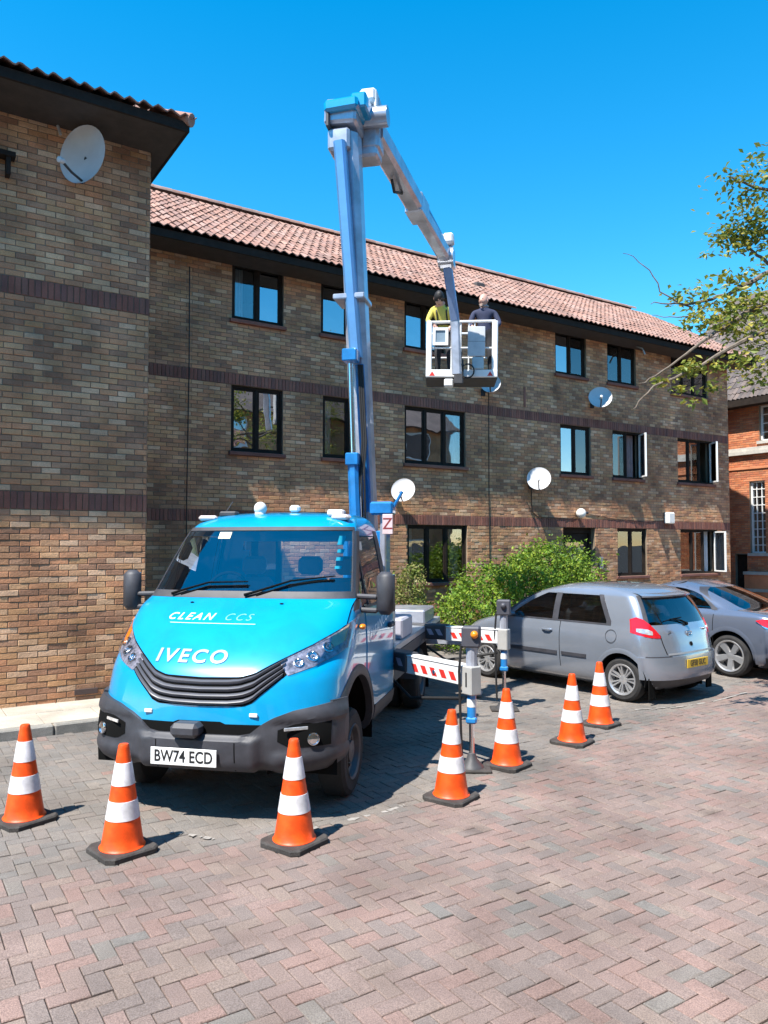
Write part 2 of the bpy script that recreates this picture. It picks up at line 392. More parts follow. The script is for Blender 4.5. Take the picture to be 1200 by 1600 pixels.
# ------------------------------------------------------------------ masonry
def wall_slab(name, parent, t0, t1, z0, z1, ops, thick, m, M=None):
    ts = sorted({t0, t1, *[o[0] for o in ops], *[o[1] for o in ops]}); zs = sorted({z0, z1, *[o[2] for o in ops], *[o[3] for o in ops]})
    mb = MB()
    for zi in range(len(zs) - 1):
        run = None
        for ti in range(len(ts)):
            solid = ti < len(ts) - 1 and not any(o[0] <= (ts[ti] + ts[ti + 1]) / 2 <= o[1] and o[2] <= (zs[zi] + zs[zi + 1]) / 2 <= o[3] for o in ops)
            if solid and run is None: run = ts[ti]
            if not solid and run is not None: mb.box(run, ts[ti], 0, thick, zs[zi], zs[zi + 1], M); run = None
    return mb.build(name, m, parent, smooth=0)
def lay_bricks(wall, M, t0, t1, z0, z1, ops, bands, Mw, nparts=300, nsold=300, brick=BRK, sold=SOL, course=.075, vis=True):
    """stretcher bond with soldier bands; the bricks that show largest become pieces of their own"""
    full = []; cut = []; sl = []
    ax = np.array(M.to_3x3() @ Vector((1, 0, 0))); ay = np.array(M.to_3x3() @ Vector((0, 0, 1))); an = np.array(M.to_3x3() @ Vector((0, -1, 0)))
    def org(t, z): return np.array(M @ Vector((t, 0, z)))
    def free(za, zb):
        seg = [(t0, t1)]
        for o in ops:
            if o[2] < zb - .012 and o[3] > za + .012:
                ns = []
                for a, b in seg:
                    if o[1] <= a or o[0] >= b: ns.append((a, b))
                    else:
                        if o[0] > a: ns.append((a, o[0]))
                        if o[1] < b: ns.append((o[1], b))
                seg = ns
        return seg
    levels = []; z = z0
    bs = sorted(bands)
    while z < z1 - .03:
        if bs and z > bs[0][0] - .038: bd = bs.pop(0); levels.append((z, z + bd[1] - bd[0], True)); z += bd[1] - bd[0]
        else: levels.append((z, min(z + course, z1), False)); z += course
    for li, (za, zb, isb) in enumerate(levels):
        pitch = .075 if isb else .225; sh = 0 if isb else (.1125 if li % 2 else 0)
        for a, b in free(za, zb):
            k = math.floor((a - t0 - sh) / pitch)
            while t0 + sh + k * pitch < b - .02:
                p = max(a, t0 + sh + k * pitch); q = min(b, t0 + sh + (k + 1) * pitch); k += 1
                if q - p < .03: continue
                hx, hy = (q - p) / 2 - .005, (zb - za) / 2 - .005
                it = [org((p + q) / 2, (za + zb) / 2), ax, ay, an, hx, hy, .009 + random.gauss(0, .0018)]
                if isb: it[6] += .004; sl.append(it)
                elif q - p > pitch - .001 and zb - za > course - .001: full.append(it)
                else: cut.append(it)
    def pick(lst, n):
        sc = []
        for i, it in enumerate(lst):
            u, v, dz = project(Mw @ Vector(it[0]))
            if vis and 8 < u < 1192 and 8 < v < 1592 and dz > 0: sc.append((dz, i))
        sc.sort(); return {i for _, i in sc[:n]}
    for lst, n, nm, m, keep in ((full, nparts, 'brick', brick, cut), (sl, nsold, 'soldier_brick', sold, [])):
        if not lst: continue
        pk = pick(lst, n); rest = list(keep); shared = {}
        for i, it in enumerate(lst):
            if i in pk:
                key = (round(it[4], 4), round(it[5], 4), i % 4)
                if key not in shared:
                    v, f = slab(it[4], it[5], .012, .004); v = v + np.random.uniform(-.0016, .0016, v.shape)
                    me = bpy.data.meshes.new(nm); me.from_pydata(v.tolist(), [], f); me.materials.append(m); shared[key] = me
                o = link(nm, shared[key], wall)
                Q = Matrix((ax, ay, an)).transposed().to_4x4(); Q.translation = Vector(it[0] + an * (it[6] - .012)); o.matrix_local = Q
            else: rest.append(it)
        if rest: tag(link('brickwork' if nm == 'brick' else 'soldier_course', slabs_mesh(nm, rest, m, .004, .0014), wall), kind='stuff')
def root_mat(o_off, t=0.0): return Matrix.Translation(wpt(t, o_off)) @ Matrix.Rotation(ROT, 4, 'Z')

# ---- pantiles
def tile_mesh(m, w=.33, l=.42, amp=.021, n=12):
    mb = MB(); top = []; low = []; head = []
    for i in range(n + 1):
        x = i / n * (w + .02) - .01; h = amp * math.sin(4 * math.pi * x / w) + .006 * math.sin(8 * math.pi * x / w)
        top.append((x - w / 2, 0, h + .034)); low.append((x - w / 2, 0, h + .016)); head.append((x - w / 2, l, h + .006))
    mb.grid([low, top, head]); return mb
def lay_tiles(roof, m, t0, t1, ye, ze, pitch, rows, Mw, n_parts, clip=None, Mx=None, gauge=.345, w=.34, names=('pantile', 'pantile_field')):
    cols = int((t1 - t0) / w + .5); w = (t1 - t0) / cols
    base = tile_mesh(m, w); me = base.mesh('pantile', m, 60)
    S = Matrix.Rotation(pitch, 4, 'X'); allp = []
    for r in range(rows):
        for c in range(cols):
            tt = t0 + (c + .5) * w; s = r * gauge
            y = ye + s * math.cos(pitch); z = ze + s * math.sin(pitch)
            if clip and not clip(tt, y): continue
            Q = Matrix.Translation((tt + random.gauss(0, .003), y + random.gauss(0, .006), z + random.gauss(0, .003))) @ S @ Matrix.Rotation(random.gauss(0, .012), 4, 'Z')
            if Mx is not None: Q = Mx @ Q
            p = Mw @ Q.translation; u, v, dz = project(p); allp.append((dz if (0 < u < 1200 and v > 0) else 999, Q))
    allp.sort(key=lambda a: a[0]); rest = MB()
    for i, (dz, Q) in enumerate(allp):
        if i < n_parts and dz < 900:
            o = link(names[0], me, roof); o.matrix_local = Q
        else: rest.add([Q @ Vector(v) for v in base.v], base.f)
    if rest.v: tag(rest.build(names[1], m, roof, 60), kind='stuff')

# ---- windows
def casement(parent, x0, x1, z0, z1, y, m, hinge=None, ang=0.0, gl=None, fw=.036, name='casement'):
    """opening sash with its pane; hinge 'l' or 'r' swings it outwards"""
    mb = MB(); d = .045
    for (a, b, c, e) in ((x0, x1, z0, z0 + fw), (x0, x1, z1 - fw, z1), (x0, x0 + fw, z0 + fw, z1 - fw), (x1 - fw, x1, z0 + fw, z1 - fw)): mb.box(a, b, y - d / 2, y + d / 2, c, e)
    gp = MB(); gp.box(x0 + fw - .004, x1 - fw + .004, y - .004, y + .004, z0 + fw - .004, z1 - fw + .004)
    if hinge:
        hx = x0 if hinge == 'l' else x1; Q = Matrix.Translation((hx, y, 0)) @ Matrix.Rotation(ang, 4, 'Z') @ Matrix.Translation((-hx, -y, 0))
        mb.v = [tuple(Q @ Vector(v)) for v in mb.v]; gp.v = [tuple(Q @ Vector(v)) for v in gp.v]
    mb.build(name, m, parent, 0); gp.build('pane', gl or GLS, parent, 0)
def window(root, x0, x1, z0, z1, lights=2, split=None, gl=None, curtain=None, opened=None, frame=TIMB, rec=.085, sill=True, sash=None):
    mb = MB(); fw = .048; y = rec
    for (a, b, c, e) in ((x0, x1, z0, z0 + fw), (x0, x1, z1 - fw, z1), (x0, x0 + fw, z0 + fw, z1 - fw), (x1 - fw, x1, z0 + fw, z1 - fw)): mb.box(a, b, y - .04, y + .06, c, e)
    xs = [x0 + fw] + [x0 + fw + (x1 - x0 - 2 * fw) * (s) for s in (split or [(i + 1) / lights for i in range(lights - 1)])] + [x1 - fw]
    for x in xs[1:-1]: mb.box(x - .025, x + .025, y - .035, y + .055, z0 + fw, z1 - fw)
    w = mb.build('window', frame, root, 0)
    for i in range(len(xs) - 1):
        a = xs[i] + (.025 if i else 0); b = xs[i + 1] - (.025 if i < len(xs) - 2 else 0)
        op = opened and opened.get(i)
        casement(w, a, b, z0 + fw, z1 - fw, y if not op else y - .03, WHITE if op else frame, op[0] if op else None, op[1] if op else 0, gl=(gl[i] if isinstance(gl, (list, tuple)) else gl))
    if sill: MB().cbox(x0 - .05, x1 + .05, -.07, y - .042, z0 - .075, z0 - .002, .008).build('sill', SOL, w, 0)
    if curtain:
        for (a, b, m) in curtain:
            P = []
            for zz in (z0 + .05, z1 - .05):
                P.append([(x0 + (x1 - x0) * (a + (b - a) * i / 16), y + .16 + .022 * math.sin(i * 2.1), zz) for i in range(17)])
            MB().grid(P).build('curtain', m, w, 60)
    return w

# ------------------------------------------------------------------ the long three-storey terrace
BANDS = [(2.475, 2.695), (5.095, 5.315)]
main = tag(empty('brick_terrace', wpt(0, MO), ROT), 'long three storey brown brick terrace with red pantile roof behind the lift truck', 'building')
Mm = root_mat(MO)
TZ, MZ, GZ = (5.315 + 14 * .075, 5.315 + 28.96 * .075), (2.695 + 15 * .075, 5.095), (16 * .075, 2.475)
wins = []
def aw(x0, x1, z, **k): wins.append((x0, x1, z[0], z[1], k))
op_l = lambda a: ('r', a)
aw(5.47, 6.55, TZ, gl=[GLS, GLSB], curtain=[(.03, .3, CURT)]); aw(7.40, 8.08, TZ, lights=1, gl=GLSB); aw(9.48, 10.60, TZ, gl=GLSB)
aw(14.10, 15.22, TZ, gl=[GLSB, GLS], curtain=[(.5, .98, CURT)]); aw(16.03, 17.18, TZ, curtain=[(.03, .97, CURT)]); aw(18.70, 20.40, TZ, lights=3, curtain=[(.03, .4, CURT), (.6, .97, CURT)])
aw(5.47, 6.55, MZ, gl=GLSB); aw(7.45, 8.10, MZ, lights=1, curtain=[(.05, .5, CURT)]); aw(9.48, 11.18, MZ, lights=3, gl=[GLSB, GLSB, GLS], curtain=[(.68, .97, CURT)])
aw(14.25, 15.35, MZ, gl=[GLSB, GLS], curtain=[(.55, .97, CURT)]); aw(16.20, 17.40, MZ, curtain=[(.05, .45, CURP), (.55, .95, CURP)], opened={1: ('r', 1.0)}); aw(18.95, 20.60, MZ, lights=3, gl=[GLSB, GLS, GLS], curtain=[(.35, .6, CURT)], opened={2: ('r', 1.0)})
aw(9.55, 11.22, GZ, lights=3, curtain=[(.03, .18, CURT), (.8, .97, CURT)]); aw(16.35, 17.54, GZ, curtain=[(.05, .95, CURT)]); aw(19.02, 20.75, GZ, lights=3, curtain=[(.03, .3, CURT), (.7, .95, CURT)], opened={2: ('r', 1.2)})
aw(5.47, 6.55, GZ)
DOOR = (14.32, 15.48, 0.075, 2.475)
ops = [(w[0], w[1], w[2], w[3]) for w in wins] + [DOOR]
wall = wall_slab('wall', main, 2.2, 21.4, -.2, 7.72, ops, .24, MORT)
lay_bricks(wall, Matrix.Identity(4), 3.0, 21.4, 0.0, 7.62, ops, BANDS, Mm, 300, 300)
Msd = Matrix.Translation((21.4, 0, 0)) @ Matrix.Rotation(R(90), 4, 'Z')
ew = wall_slab('end_wall', main, .24, 8.4, -.2, 7.72, [], .24, MORT, Msd)
lay_bricks(ew, Msd, 0.0, 6.0, 0.0, 7.62, [], BANDS, Mm, 0, 0, vis=False)
MB().add([(21.38, -.1, 7.7), (21.38, 8.5, 7.7), (21.38, 4.2, 10.15)], [(0, 1, 2)]).add([(21.16, -.1, 7.7), (21.16, 8.5, 7.7), (21.16, 4.2, 10.15)], [(0, 1, 2)]).build('gable', BRK, main, 0)
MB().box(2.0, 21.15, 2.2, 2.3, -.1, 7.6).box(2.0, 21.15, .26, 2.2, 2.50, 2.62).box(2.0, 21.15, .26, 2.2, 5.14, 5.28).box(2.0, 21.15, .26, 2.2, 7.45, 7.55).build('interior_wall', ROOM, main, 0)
for (a, b, c, e, k) in wins: window(main, a, b, c, e, **k)
# entrance: recessed dark door
dm = MB(); dm.box(DOOR[0], DOOR[0] + .07, .14, .24, .1, 2.473).box(DOOR[1] - .07, DOOR[1], .14, .24, .1, 2.473).box(DOOR[0] + .07, DOOR[1] - .07, .14, .24, 2.34, 2.473)
dr = dm.build('door', TIMB, main, 0)
MB().cbox(DOOR[0] + .07, DOOR[1] - .07, .18, .23, .1, 2.34, .006).build('leaf', TIMB, dr, 0)
MB().cbox(DOOR[0] + .25, DOOR[1] - .25, .165, .182, 1.2, 2.1, .003).build('pane', GLS, dr, 0)
# roof
PIT = R(31)
eY, eZ = -.70, 7.55
rd = MB(); y1 = 3.72; z1 = eZ + (y1 - eY) * math.tan(PIT)
rd.prism([(eY + .05, eZ - .03), (y1, z1 - .03), (2 * y1 - eY, eZ - .03)], 2.2, 21.85, Matrix(((0, 0, 1, 0), (1, 0, 0, 0), (0, 1, 0, 0), (0, 0, 0, 1))))
roof = rd.build('roof', DECK, main, 0)
lay_tiles(roof, TILE, 2.4, 21.9, eY - .04, eZ, PIT, 14, Mm, 300)
rid = MB()
rme = MB(); ring = []
for i in range(9):
    a = math.pi * i / 8; ring.append((math.cos(a) * .13, math.sin(a) * .11))
rme.grid([[(0, x, z) for x, z in ring], [(.44, x, z + .008) for x, z in ring]]); rme = rme.mesh('ridge_tile', TILE, 60)
x = 2.4
while x < 21.6:
    o = link('ridge_tile', rme, roof); o.location = (x, y1, z1 + .02); x += .43
# fascia, soffit, gutter
MB().box(2.3, 21.75, eY + .02, eY + .055, eZ - .16, eZ - .02).build('fascia', TIMB, main, 0)
MB().box(2.3, 21.75, eY + .056, -.012, eZ - .155, eZ - .135).build('soffit', SOFF, main, 0)
MB().prism([(eY + .05, eZ - .14), (eY + .05, eZ + .0), (y1, z1 - .0), (y1, z1 - .16)], 21.86, 21.90, Matrix(((0, 0, 1, 0), (1, 0, 0, 0), (0, 1, 0, 0), (0, 0, 0, 1)))).build('barge_board', TIMB, main, 0)
MB().tube([(16.95, -.2, 7.42), (16.95, -.42, 7.30), (16.92, -.52, 7.12)], .022, 8).build('overflow_pipe', mat('grey plastic', (.42, .41, .40), .5), main)
MB().cbox(12.05, 12.35, .62, .9, 8.38, 8.52, .03, Matrix.Identity(4)).build('roof_vent', DTILE, main)
# cables clipped to the brick
CAB = mat('black cable', (.02, .02, .02), .5)
def cable(root, pts, r=.009): return MB().tube([(a, -.018, z) for a, z in pts], r, 6).build('cable', CAB, root)
cable(main, [(4.63, 7.2), (4.64, 5.4), (4.62, 2.7), (4.63, .2)]); cable(main, [(11.87, 7.2), (11.88, 5.4), (11.87, 2.8), (11.9, .3)])
cable(main, [(13.22, 3.6), (13.24, 2.85), (13.45, 2.72), (14.6, 2.70), (14.95, 2.80)]); cable(main, [(15.1, 2.84), (16.2, 2.72), (17.4, 2.66), (18.4, 2.72)], .007)
MB().box(13.0, 13.06, -.02, .02, 5.4, 5.9).build('vent', SOL, main, 0)
MB().cbox(15.60, 15.74, -.06, -.008, 1.40, 1.72, .01).build('call_box', mat('grey call box', (.22, .22, .22), .4), main)

# ------------------------------------------------------------------ the projecting block on the left
left = tag(empty('brick_block', wpt(0, LO), ROT), 'projecting brown brick block with big satellite dish and overhanging eaves, nearest the kerb', 'building')
Ml = root_mat(LO)
lw = wall_slab('wall', left, -5, 2.88, -.2, 7.42, [], .24, MORT)
lay_bricks(lw, Matrix.Identity(4), -2.12, 2.88, 0.0, 7.5, [], BANDS, Ml, 300, 300)
Msl = Matrix.Translation((2.88, 0, 0)) @ Matrix.Rotation(R(90), 4, 'Z')
lsw = wall_slab('side_wall', left, .24, 3.6, -.2, 7.72, [], .24, MORT, Msl)
lay_bricks(lsw, Msl, 0.0, 3.55, 0.0, 7.5, [], BANDS, Ml, 0, 0, vis=False)
MB().box(-5, 2.6, 3.6, 3.8, 0, 7.6).build('back_wall', BRK, left, 0)
X1 = 3.16; LP = R(22); leY, leZ = -.83, 7.44
# hipped roof deck, tiles on the two slopes that face the yard
tp = math.tan(LP); dk = MB(); run = 4.2
dk.add([(-5.2, leY + .05, leZ - .03), (X1 - .05, leY + .05, leZ - .03), (X1 - .05 - run, leY + .05 + run, leZ - .03 + run * tp), (-5.2, leY + .05 + run, leZ - .03 + run * tp),
        (X1 - .05, leY + .05 + 2 * run, leZ - .03), (-5.2, leY + .05 + 2 * run, leZ - .03)], [(0, 1, 2, 3), (1, 4, 2), (4, 5, 3, 2), (0, 5, 4, 1)])
lroof = dk.build('roof', DECK, left, 0)
lay_tiles(lroof, TILE, -3.0, X1 + .04, leY - .04, leZ, LP, 11, Ml, 120, clip=lambda t, y: (X1 - t) > (y - leY) + .42 or y < leY + .1)
Mr = Matrix.Translation((X1, leY, 0)) @ Matrix.Rotation(R(90), 4, 'Z')
lay_tiles(lroof, TILE, 0.0, 8.2, -.04, leZ, LP, 11, Ml, 0, clip=lambda t, y: t > y + .42 and (8.4 - t) > y - .1, Mx=Mr)
hp = MB(); 
for i in range(12):
    a = i * .38; q = Vector((X1 - a * .72, leY + a * .72, leZ + .01 + a * .72 * tp)); r = Vector((X1 - (a + .4) * .72, leY + (a + .4) * .72, leZ + .02 + (a + .4) * .72 * tp))
    hp.tube([q, r], [.085, .07], 10)
tag(hp.build('hip_tiles', TILE, lroof, 60), kind='stuff')
MB().box(-5, X1 - .02, leY + .02, leY + .055, leZ - .14, leZ - .02).box(X1 - .055, X1 - .02, leY + .055, 4.0, leZ - .14, leZ - .02).build('fascia', TIMB, left, 0)
MB().box(-5, X1 - .056, leY + .056, -.012, leZ - .135, leZ - .115).box(2.9, X1 - .056, -.012, 4.0, leZ - .135, leZ - .115).build('soffit', SOFF, left, 0)
MB().cbox(2.02, 2.30, -.022, -.002, .17, .24, .004).build('air_brick', mat('dark clay vent', (.07, .045, .04), .8), left, 0)
MB().box(.85, 1.22, -.16, -.01, 6.72, 6.78).box(.9, .95, -.14, -.01, 6.5, 6.72).box(1.12, 1.17, -.14, -.01, 6.5, 6.72).build('bracket', TIMB, left, 0)
MB().tube([(1.7, -.06, leZ - .14), (1.73, -.09, leZ - .26)], .018, 6).build('overflow_pipe', MATS['grey plastic'], left)

# ------------------------------------------------------------------ older red brick building beyond the end of the terrace
church_o = Vector((12.12, 26.9, 0)); CR = math.atan2(-.8387, .5446)
ch = tag(empty('red_brick_hall', church_o, CR), 'tall orange red brick hall with white glazing bars at the far right', 'building')
Mc = Matrix.Translation(church_o) @ Matrix.Rotation(CR, 4, 'Z')
cops = [(.75, 1.30, 1.75, 4.2), (1.15, 1.95, 5.55, 6.75), (3.2, 3.8, 1.75, 4.2), (.18, .62, -.1, 1.70)]
cw = wall_slab('wall', ch, -2.6, 7, -.2, 7.1, cops, .3, MORT)
lay_bricks(cw, Matrix.Identity(4), -2.6, 7, 0, 7.1, cops, [], Mc, 0, 0, brick=REDB, vis=False)
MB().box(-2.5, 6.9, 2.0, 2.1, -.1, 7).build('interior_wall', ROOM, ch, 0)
for (a, b, c, e) in cops[:3]:
    mb = MB(); 
    for (p, q, r_, s_) in ((a, b, c, c + .05), (a, b, e - .05, e), (a, a + .05, c, e), (b - .05, b, c, e)): mb.box(p, q, .1, .17, r_, s_)
    w = mb.build('window', WHITE, ch, 0)
    gb = MB(); nx, nz = 2, max(4, int((e - c) / .27))
    for i in range(1, nx + 1): x = a + (b - a) * i / (nx + 1); gb.box(x - .012, x + .012, .12, .15, c + .05, e - .05)
    for i in range(1, nz): z = c + (e - c) * i / nz; gb.box(a + .05, b - .05, .118, .148, z - .012, z + .012)
    gb.build('glazing_bars', WHITE, w, 0); MB().box(a + .04, b - .04, .15, .156, c + .04, e - .04).build('pane', GLS, w, 0)
    MB().box(a - .08, b + .08, -.06, .099, c - .1, c - .002).build('sill', STONE, w, 0)
MB().box(-2.6, 7, -.14, -.012, 5.12, 5.24).box(-2.6, 7, -.09, -.012, 5.24, 5.36).build('cornice', STONE, ch, 0)
MB().box(-2.6, 7, -.05, -.012, 4.62, 4.70).build('string_course', REDB, ch, 0)
MB().box(-.35, .02, -.12, -.012, -.1, 6.9).build('pier', REDB, ch, 0)
MB().box(.64, 7, -.30, -.012, 1.02, 1.12).box(.64, 7, -.30, -.012, .45, .55).build('plinth_band', STONE, ch, 0)
MB().box(.66, 7, -.26, -.012, -.1, 1.02).build('plinth', REDB, ch, 0)
MB().cbox(.18, .62, .12, .2, -.1, 1.70, .01).build('door', TIMB, ch, 0)
crd = MB(); crd.prism([(-.45, 6.95), (4.5, 12.2), (9.4, 6.95)], -2.7, 8, Matrix(((0, 0, 1, 0), (1, 0, 0, 0), (0, 1, 0, 0), (0, 0, 0, 1))))
crf = crd.build('roof', DTILE, ch, 0)
lay_tiles(crf, DTILE, -2.8, 8, -.5, 6.98, math.atan2(5.25, 4.95), 18, Mc, 60, w=.30)
MB().box(-2.7, 8, -.52, -.46, 6.75, 6.97).box(-2.7, 8, -.46, -.012, 6.76, 6.80).build('fascia', TIMB, ch, 0)

# ------------------------------------------------------------------ brick terrace across the yard, behind the viewpoint: it shows only in reflections
opp = tag(empty('opposite_terrace', wpt(-22, 11), ROT), 'brick terrace across the yard facing the long facade, mirrored in its windows', 'building')
Mo = Matrix.Translation(wpt(-22, 11)) @ Matrix.Rotation(ROT, 4, 'Z')
MB().box(0, 46, 0, 8, -.2, 7.8).build('wall', BRK, opp, 0)
MB().prism([(-.5, 7.7), (4, 10.6), (8.5, 7.7)], -.3, 46.3, Matrix(((0, 0, 1, 0), (1, 0, 0, 0), (0, 1, 0, 0), (0, 0, 0, 1)))).build('roof', DTILE, opp, 0)
for i in range(14):
    for z in (1.0, 3.6, 6.2):
        wq = MB().box(1.5 + i * 3.2, 2.9 + i * 3.2, 7.96, 8.04, z, z + 1.3).build('window', WHITE, opp, 0); MB().box(1.58 + i * 3.2, 2.82 + i * 3.2, 8.04, 8.05, z + .08, z + 1.22).build('pane', GLSB, wq, 0)
# ------------------------------------------------------------------ satellite dishes, lamps
DISH = mat('grey dish enamel', (.56, .56, .57), .4, var=.08, scale=3)
DARKM = mat('dark metal', (.06, .06, .065), .5, metal=.6)
def dish(name, label, pos, size, yaw, tilt, group='satellite dishes on the brick walls', foot=(0, .32, -.12)):
    """pos = centre of the reflector (world), yaw = heading its bowl faces, tilt = up"""
    o = tag(empty(name, pos, 0), label, 'satellite dish', group)
    a = Vector((math.sin(yaw), math.cos(yaw), 0)); f = (a * math.cos(tilt) + Vector((0, 0, math.sin(tilt)))).normalized(); q = f.to_track_quat('Z', 'Y').to_matrix().to_4x4()
    prof = [(.001, -.055)] + [(size * i / 8, -.055 + .07 * (i / 8) ** 2) for i in range(1, 9)]
    pr = prof + [(size * 1.015, .02), (size * .99, .006)] + [(size * i / 8, -.066 + .07 * (i / 8) ** 2) for i in range(7, 0, -1)]
    MB().lathe(pr, 32, q @ Matrix.Diagonal((.94, 1.04, 1, 1)), cap=False).build('reflector', DISH, o, 50)
    low = q @ Vector((0, -size * .95, 0)); tip = q @ Vector((0, -size * .75, size * 1.05))
    MB().tube([low, low.lerp(tip, .5) - Vector((0, 0, .02)), tip], .016, 8).build('feed_arm', DARKM, o)
    MB().lathe([(.02, -.05), (.035, -.04), (.035, .03), (.02, .05)], 12, Matrix.Translation(tip) @ (q @ Vector((0, .2, -1, 0)).to_3d()).to_track_quat('Z', 'Y').to_matrix().to_4x4()).build('receiver', DISH, o)
    b = q @ Vector((0, 0, -.06)); w = Vector(foot)
    MB().tube([b, b + (w - b) * .5 + Vector((0, 0, -.04)), w], .022, 8).cbox(-.05, .05, -.05, .05, -.08, .08, .006, Matrix.Translation(w)).build('wall_bracket', DARKM, o)
    return o
nin = -N2
def on_wall(u, v, off, out):       # a spot `out` metres before a wall, seen at photo pixel (u, v)
    x = (u - 600) / 1200; y = -(v - 800) / 1200
    d = Vector((x, math.cos(PITCH) - y * math.sin(PITCH), math.sin(PITCH) + y * math.cos(PITCH)))
    return Vector((0, 0, CAM_H)) + d * ((off + out) / d.dot(N2))
for nm, (u, v, off, sz, yaw, lab) in enumerate((
        (130, 242, LO, .355, 198, 'large pale satellite dish high on the left brick block under its eaves'),
        (630, 766, MO, .27, 192, 'satellite dish on the terrace just right of the boom foot'),
        (842, 748, MO, .30, 192, 'satellite dish above the leafy bush with black cable running down'),
        (938, 621, MO, .31, 192, 'satellite dish high between top and middle floor windows at right'),
        (767, 600, MO, .24, 192, 'small satellite dish just below the lift basket'))):
    p = on_wall(u, v, off, .30); dish('satellite_dish', lab, p, sz, R(yaw), R(2 if off == LO else 27), foot=tuple(-N2 * .285 + Vector((0, 0, -.16))))
GLOBE = mat('opal lamp glass', (.80, .79, .76), .25, var=.03)
p = on_wall(908, 802, MO, .16)
wlp = tag(empty('wall_lamp', p), 'white globe wall lamp above the dark entrance door', 'wall lamp')
MB().sphere((0, 0, 0), .125, 20, 12).build('globe', GLOBE, wlp)
MB().tube([N2 * -.15 + Vector((.0, 0, -.02)), Vector((0, 0, -.02)) - N2 * .10], .04, 10).tube([Vector((.1, .06, 0)), Vector((.2, .1, .02))], .03, 8).build('arm', DARKM, wlp)
p = on_wall(1046, 809, MO, .10)
sl_ = tag(empty('security_light', p, ROT), 'white box shaped security light on the wall near the terrace end', 'wall lamp')
MB().cbox(-.14, .14, -.09, .085, -.17, .15, .03).build('housing', GLOBE, sl_); MB().cbox(-.05, .05, .085, .098, -.06, .06, .005).build('wall_plate', DARKM, sl_)

# ------------------------------------------------------------------ traffic cones
ORG = mat('fluorescent orange plastic', (.88, .085, .008), .45, var=.14, scale=9, bump=.08, spec=.4, stain=.22, sscale=7)
RFW = mat('white reflective sleeve', (.72, .70, .72), .38, var=.16, scale=9, bump=.12, bscale=22, stain=.18, sscale=9)
RUB = mat('black rubber base', (.045, .04, .037), .85, var=.45, scale=8, bump=.3, fleck=.3)
def rad(z): return .138 + (.034 - .138) * (z - .045) / (.70 - .045)
def cone():
    o = empty('traffic_cone')
    pl = []
    for i in range(4):
        for (dx, dy) in ((.045, 0), (0, .045)):
            pass
    c = .185; k = .045
    pl = [(-c + k, -c), (c - k, -c), (c, -c + k), (c, c - k), (c - k, c), (-c + k, c), (-c, c - k), (-c, -c + k)]
    b = MB(); n = 8
    V = [(x, y, 0.0) for x, y in pl] + [(x, y, .026) for x, y in pl] + [(x * .95, y * .95, .036) for x, y in pl]
    b.add(V, [tuple(range(8))[::-1], tuple(range(16, 24))] + [(j * 8 + i, j * 8 + (i + 1) % 8, (j + 1) * 8 + (i + 1) % 8, (j + 1) * 8 + i) for j in (0, 1) for i in range(8)])
    b.build('base', RUB, o, 30)
    pr = [(.150, .034), (.150, .040), (rad(.05), .052)] + [(rad(.05 + .63 * i / 10), .05 + .63 * i / 10) for i in range(1, 11)] + [(.036, .695), (.030, .707), (.012, .710), (.001, .710)]
    MB().lathe(pr, 32).build('body', ORG, o, 40)
    for a, e in ((.225, .345), (.445, .590)):
        MB().lathe([(rad(a) + .0005, a), (rad(a) + .003, a + .001)] + [(rad(a + (e - a) * i / 4) + .003, a + (e - a) * i / 4) for i in range(1, 4)] + [(rad(e) + .003, e - .001), (rad(e) + .0005, e)], 32, cap=False).build('reflective_sleeve', RFW, o, 40)
    return o
c0 = cone()
for i, (u, v, rz, lab) in enumerate((
        (38, 1283, 20, 'orange white cone at the left edge beside the kerb'),
        (191, 1330, 12, 'orange white cone before the number plate end of the bumper, second from the left'),
        (460, 1318, 20, 'orange white cone before the truck front wheel'),
        (705, 1248, 22, 'orange white cone nearest the front outrigger foot'),
        (792, 1197, 15, 'orange white cone just right of the front outrigger leg'),
        (894, 1161, 18, 'orange white cone beside the silver hatchback door'),
        (938, 1133, 10, 'orange white cone right before the silver hatchback rear wheel'))):
    o = c0 if i == 0 else copy_tree(c0)
    g = world_at(u, v, 5); d = g - Vector((0, 0, CAM_H)); q = Vector((0, 0, CAM_H)) + d * (-CAM_H / d.z)
    o.location = (q.x, q.y, .003); o.rotation_euler = (R(random.uniform(-.6, .6)), R(random.uniform(-.6, .6)), R(rz + 33))
    tag(o, lab, 'traffic cone', 'traffic cones set out round the lift truck')

# ------------------------------------------------------------------ foliage
def leafmat(name, cols, tr=.35):
    m = mat(name, None, .5, var=.25, scale=1.2, spec=.35, colors=cols); nt = m.node_tree; b = nt.nodes['Principled BSDF']; L = nt.links.new
    tl = nd(nt, 'ShaderNodeBsdfTranslucent'); mx = nd(nt, 'ShaderNodeMixShader'); mx.inputs[0].default_value = tr
    cs = b.inputs['Base Color'].links[0].from_socket; L(cs, tl.inputs[0]); L(b.outputs[0], mx.inputs[1]); L(tl.outputs[0], mx.inputs[2]); L(mx.outputs[0], nt.nodes['Material Output'].inputs[0]); return m
LEAF_B = leafmat('bush leaf', [(.13, .24, .025), (.17, .29, .03), (.23, .33, .035), (.085, .17, .025), (.28, .36, .04), (.14, .22, .025)])
LEAF_Y = leafmat('variegated leaf', [(.30, .30, .08), (.22, .27, .06), (.36, .34, .14), (.15, .21, .045)])
LEAF_T = leafmat('tree leaf', [(.20, .25, .04), (.26, .29, .05), (.33, .31, .055), (.14, .19, .035), (.42, .35, .06), (.21, .26, .05)])
BARK = mat('grey brown bark', (.16, .125, .095), .9, var=.4, scale=14, bump=.6, bscale=30)
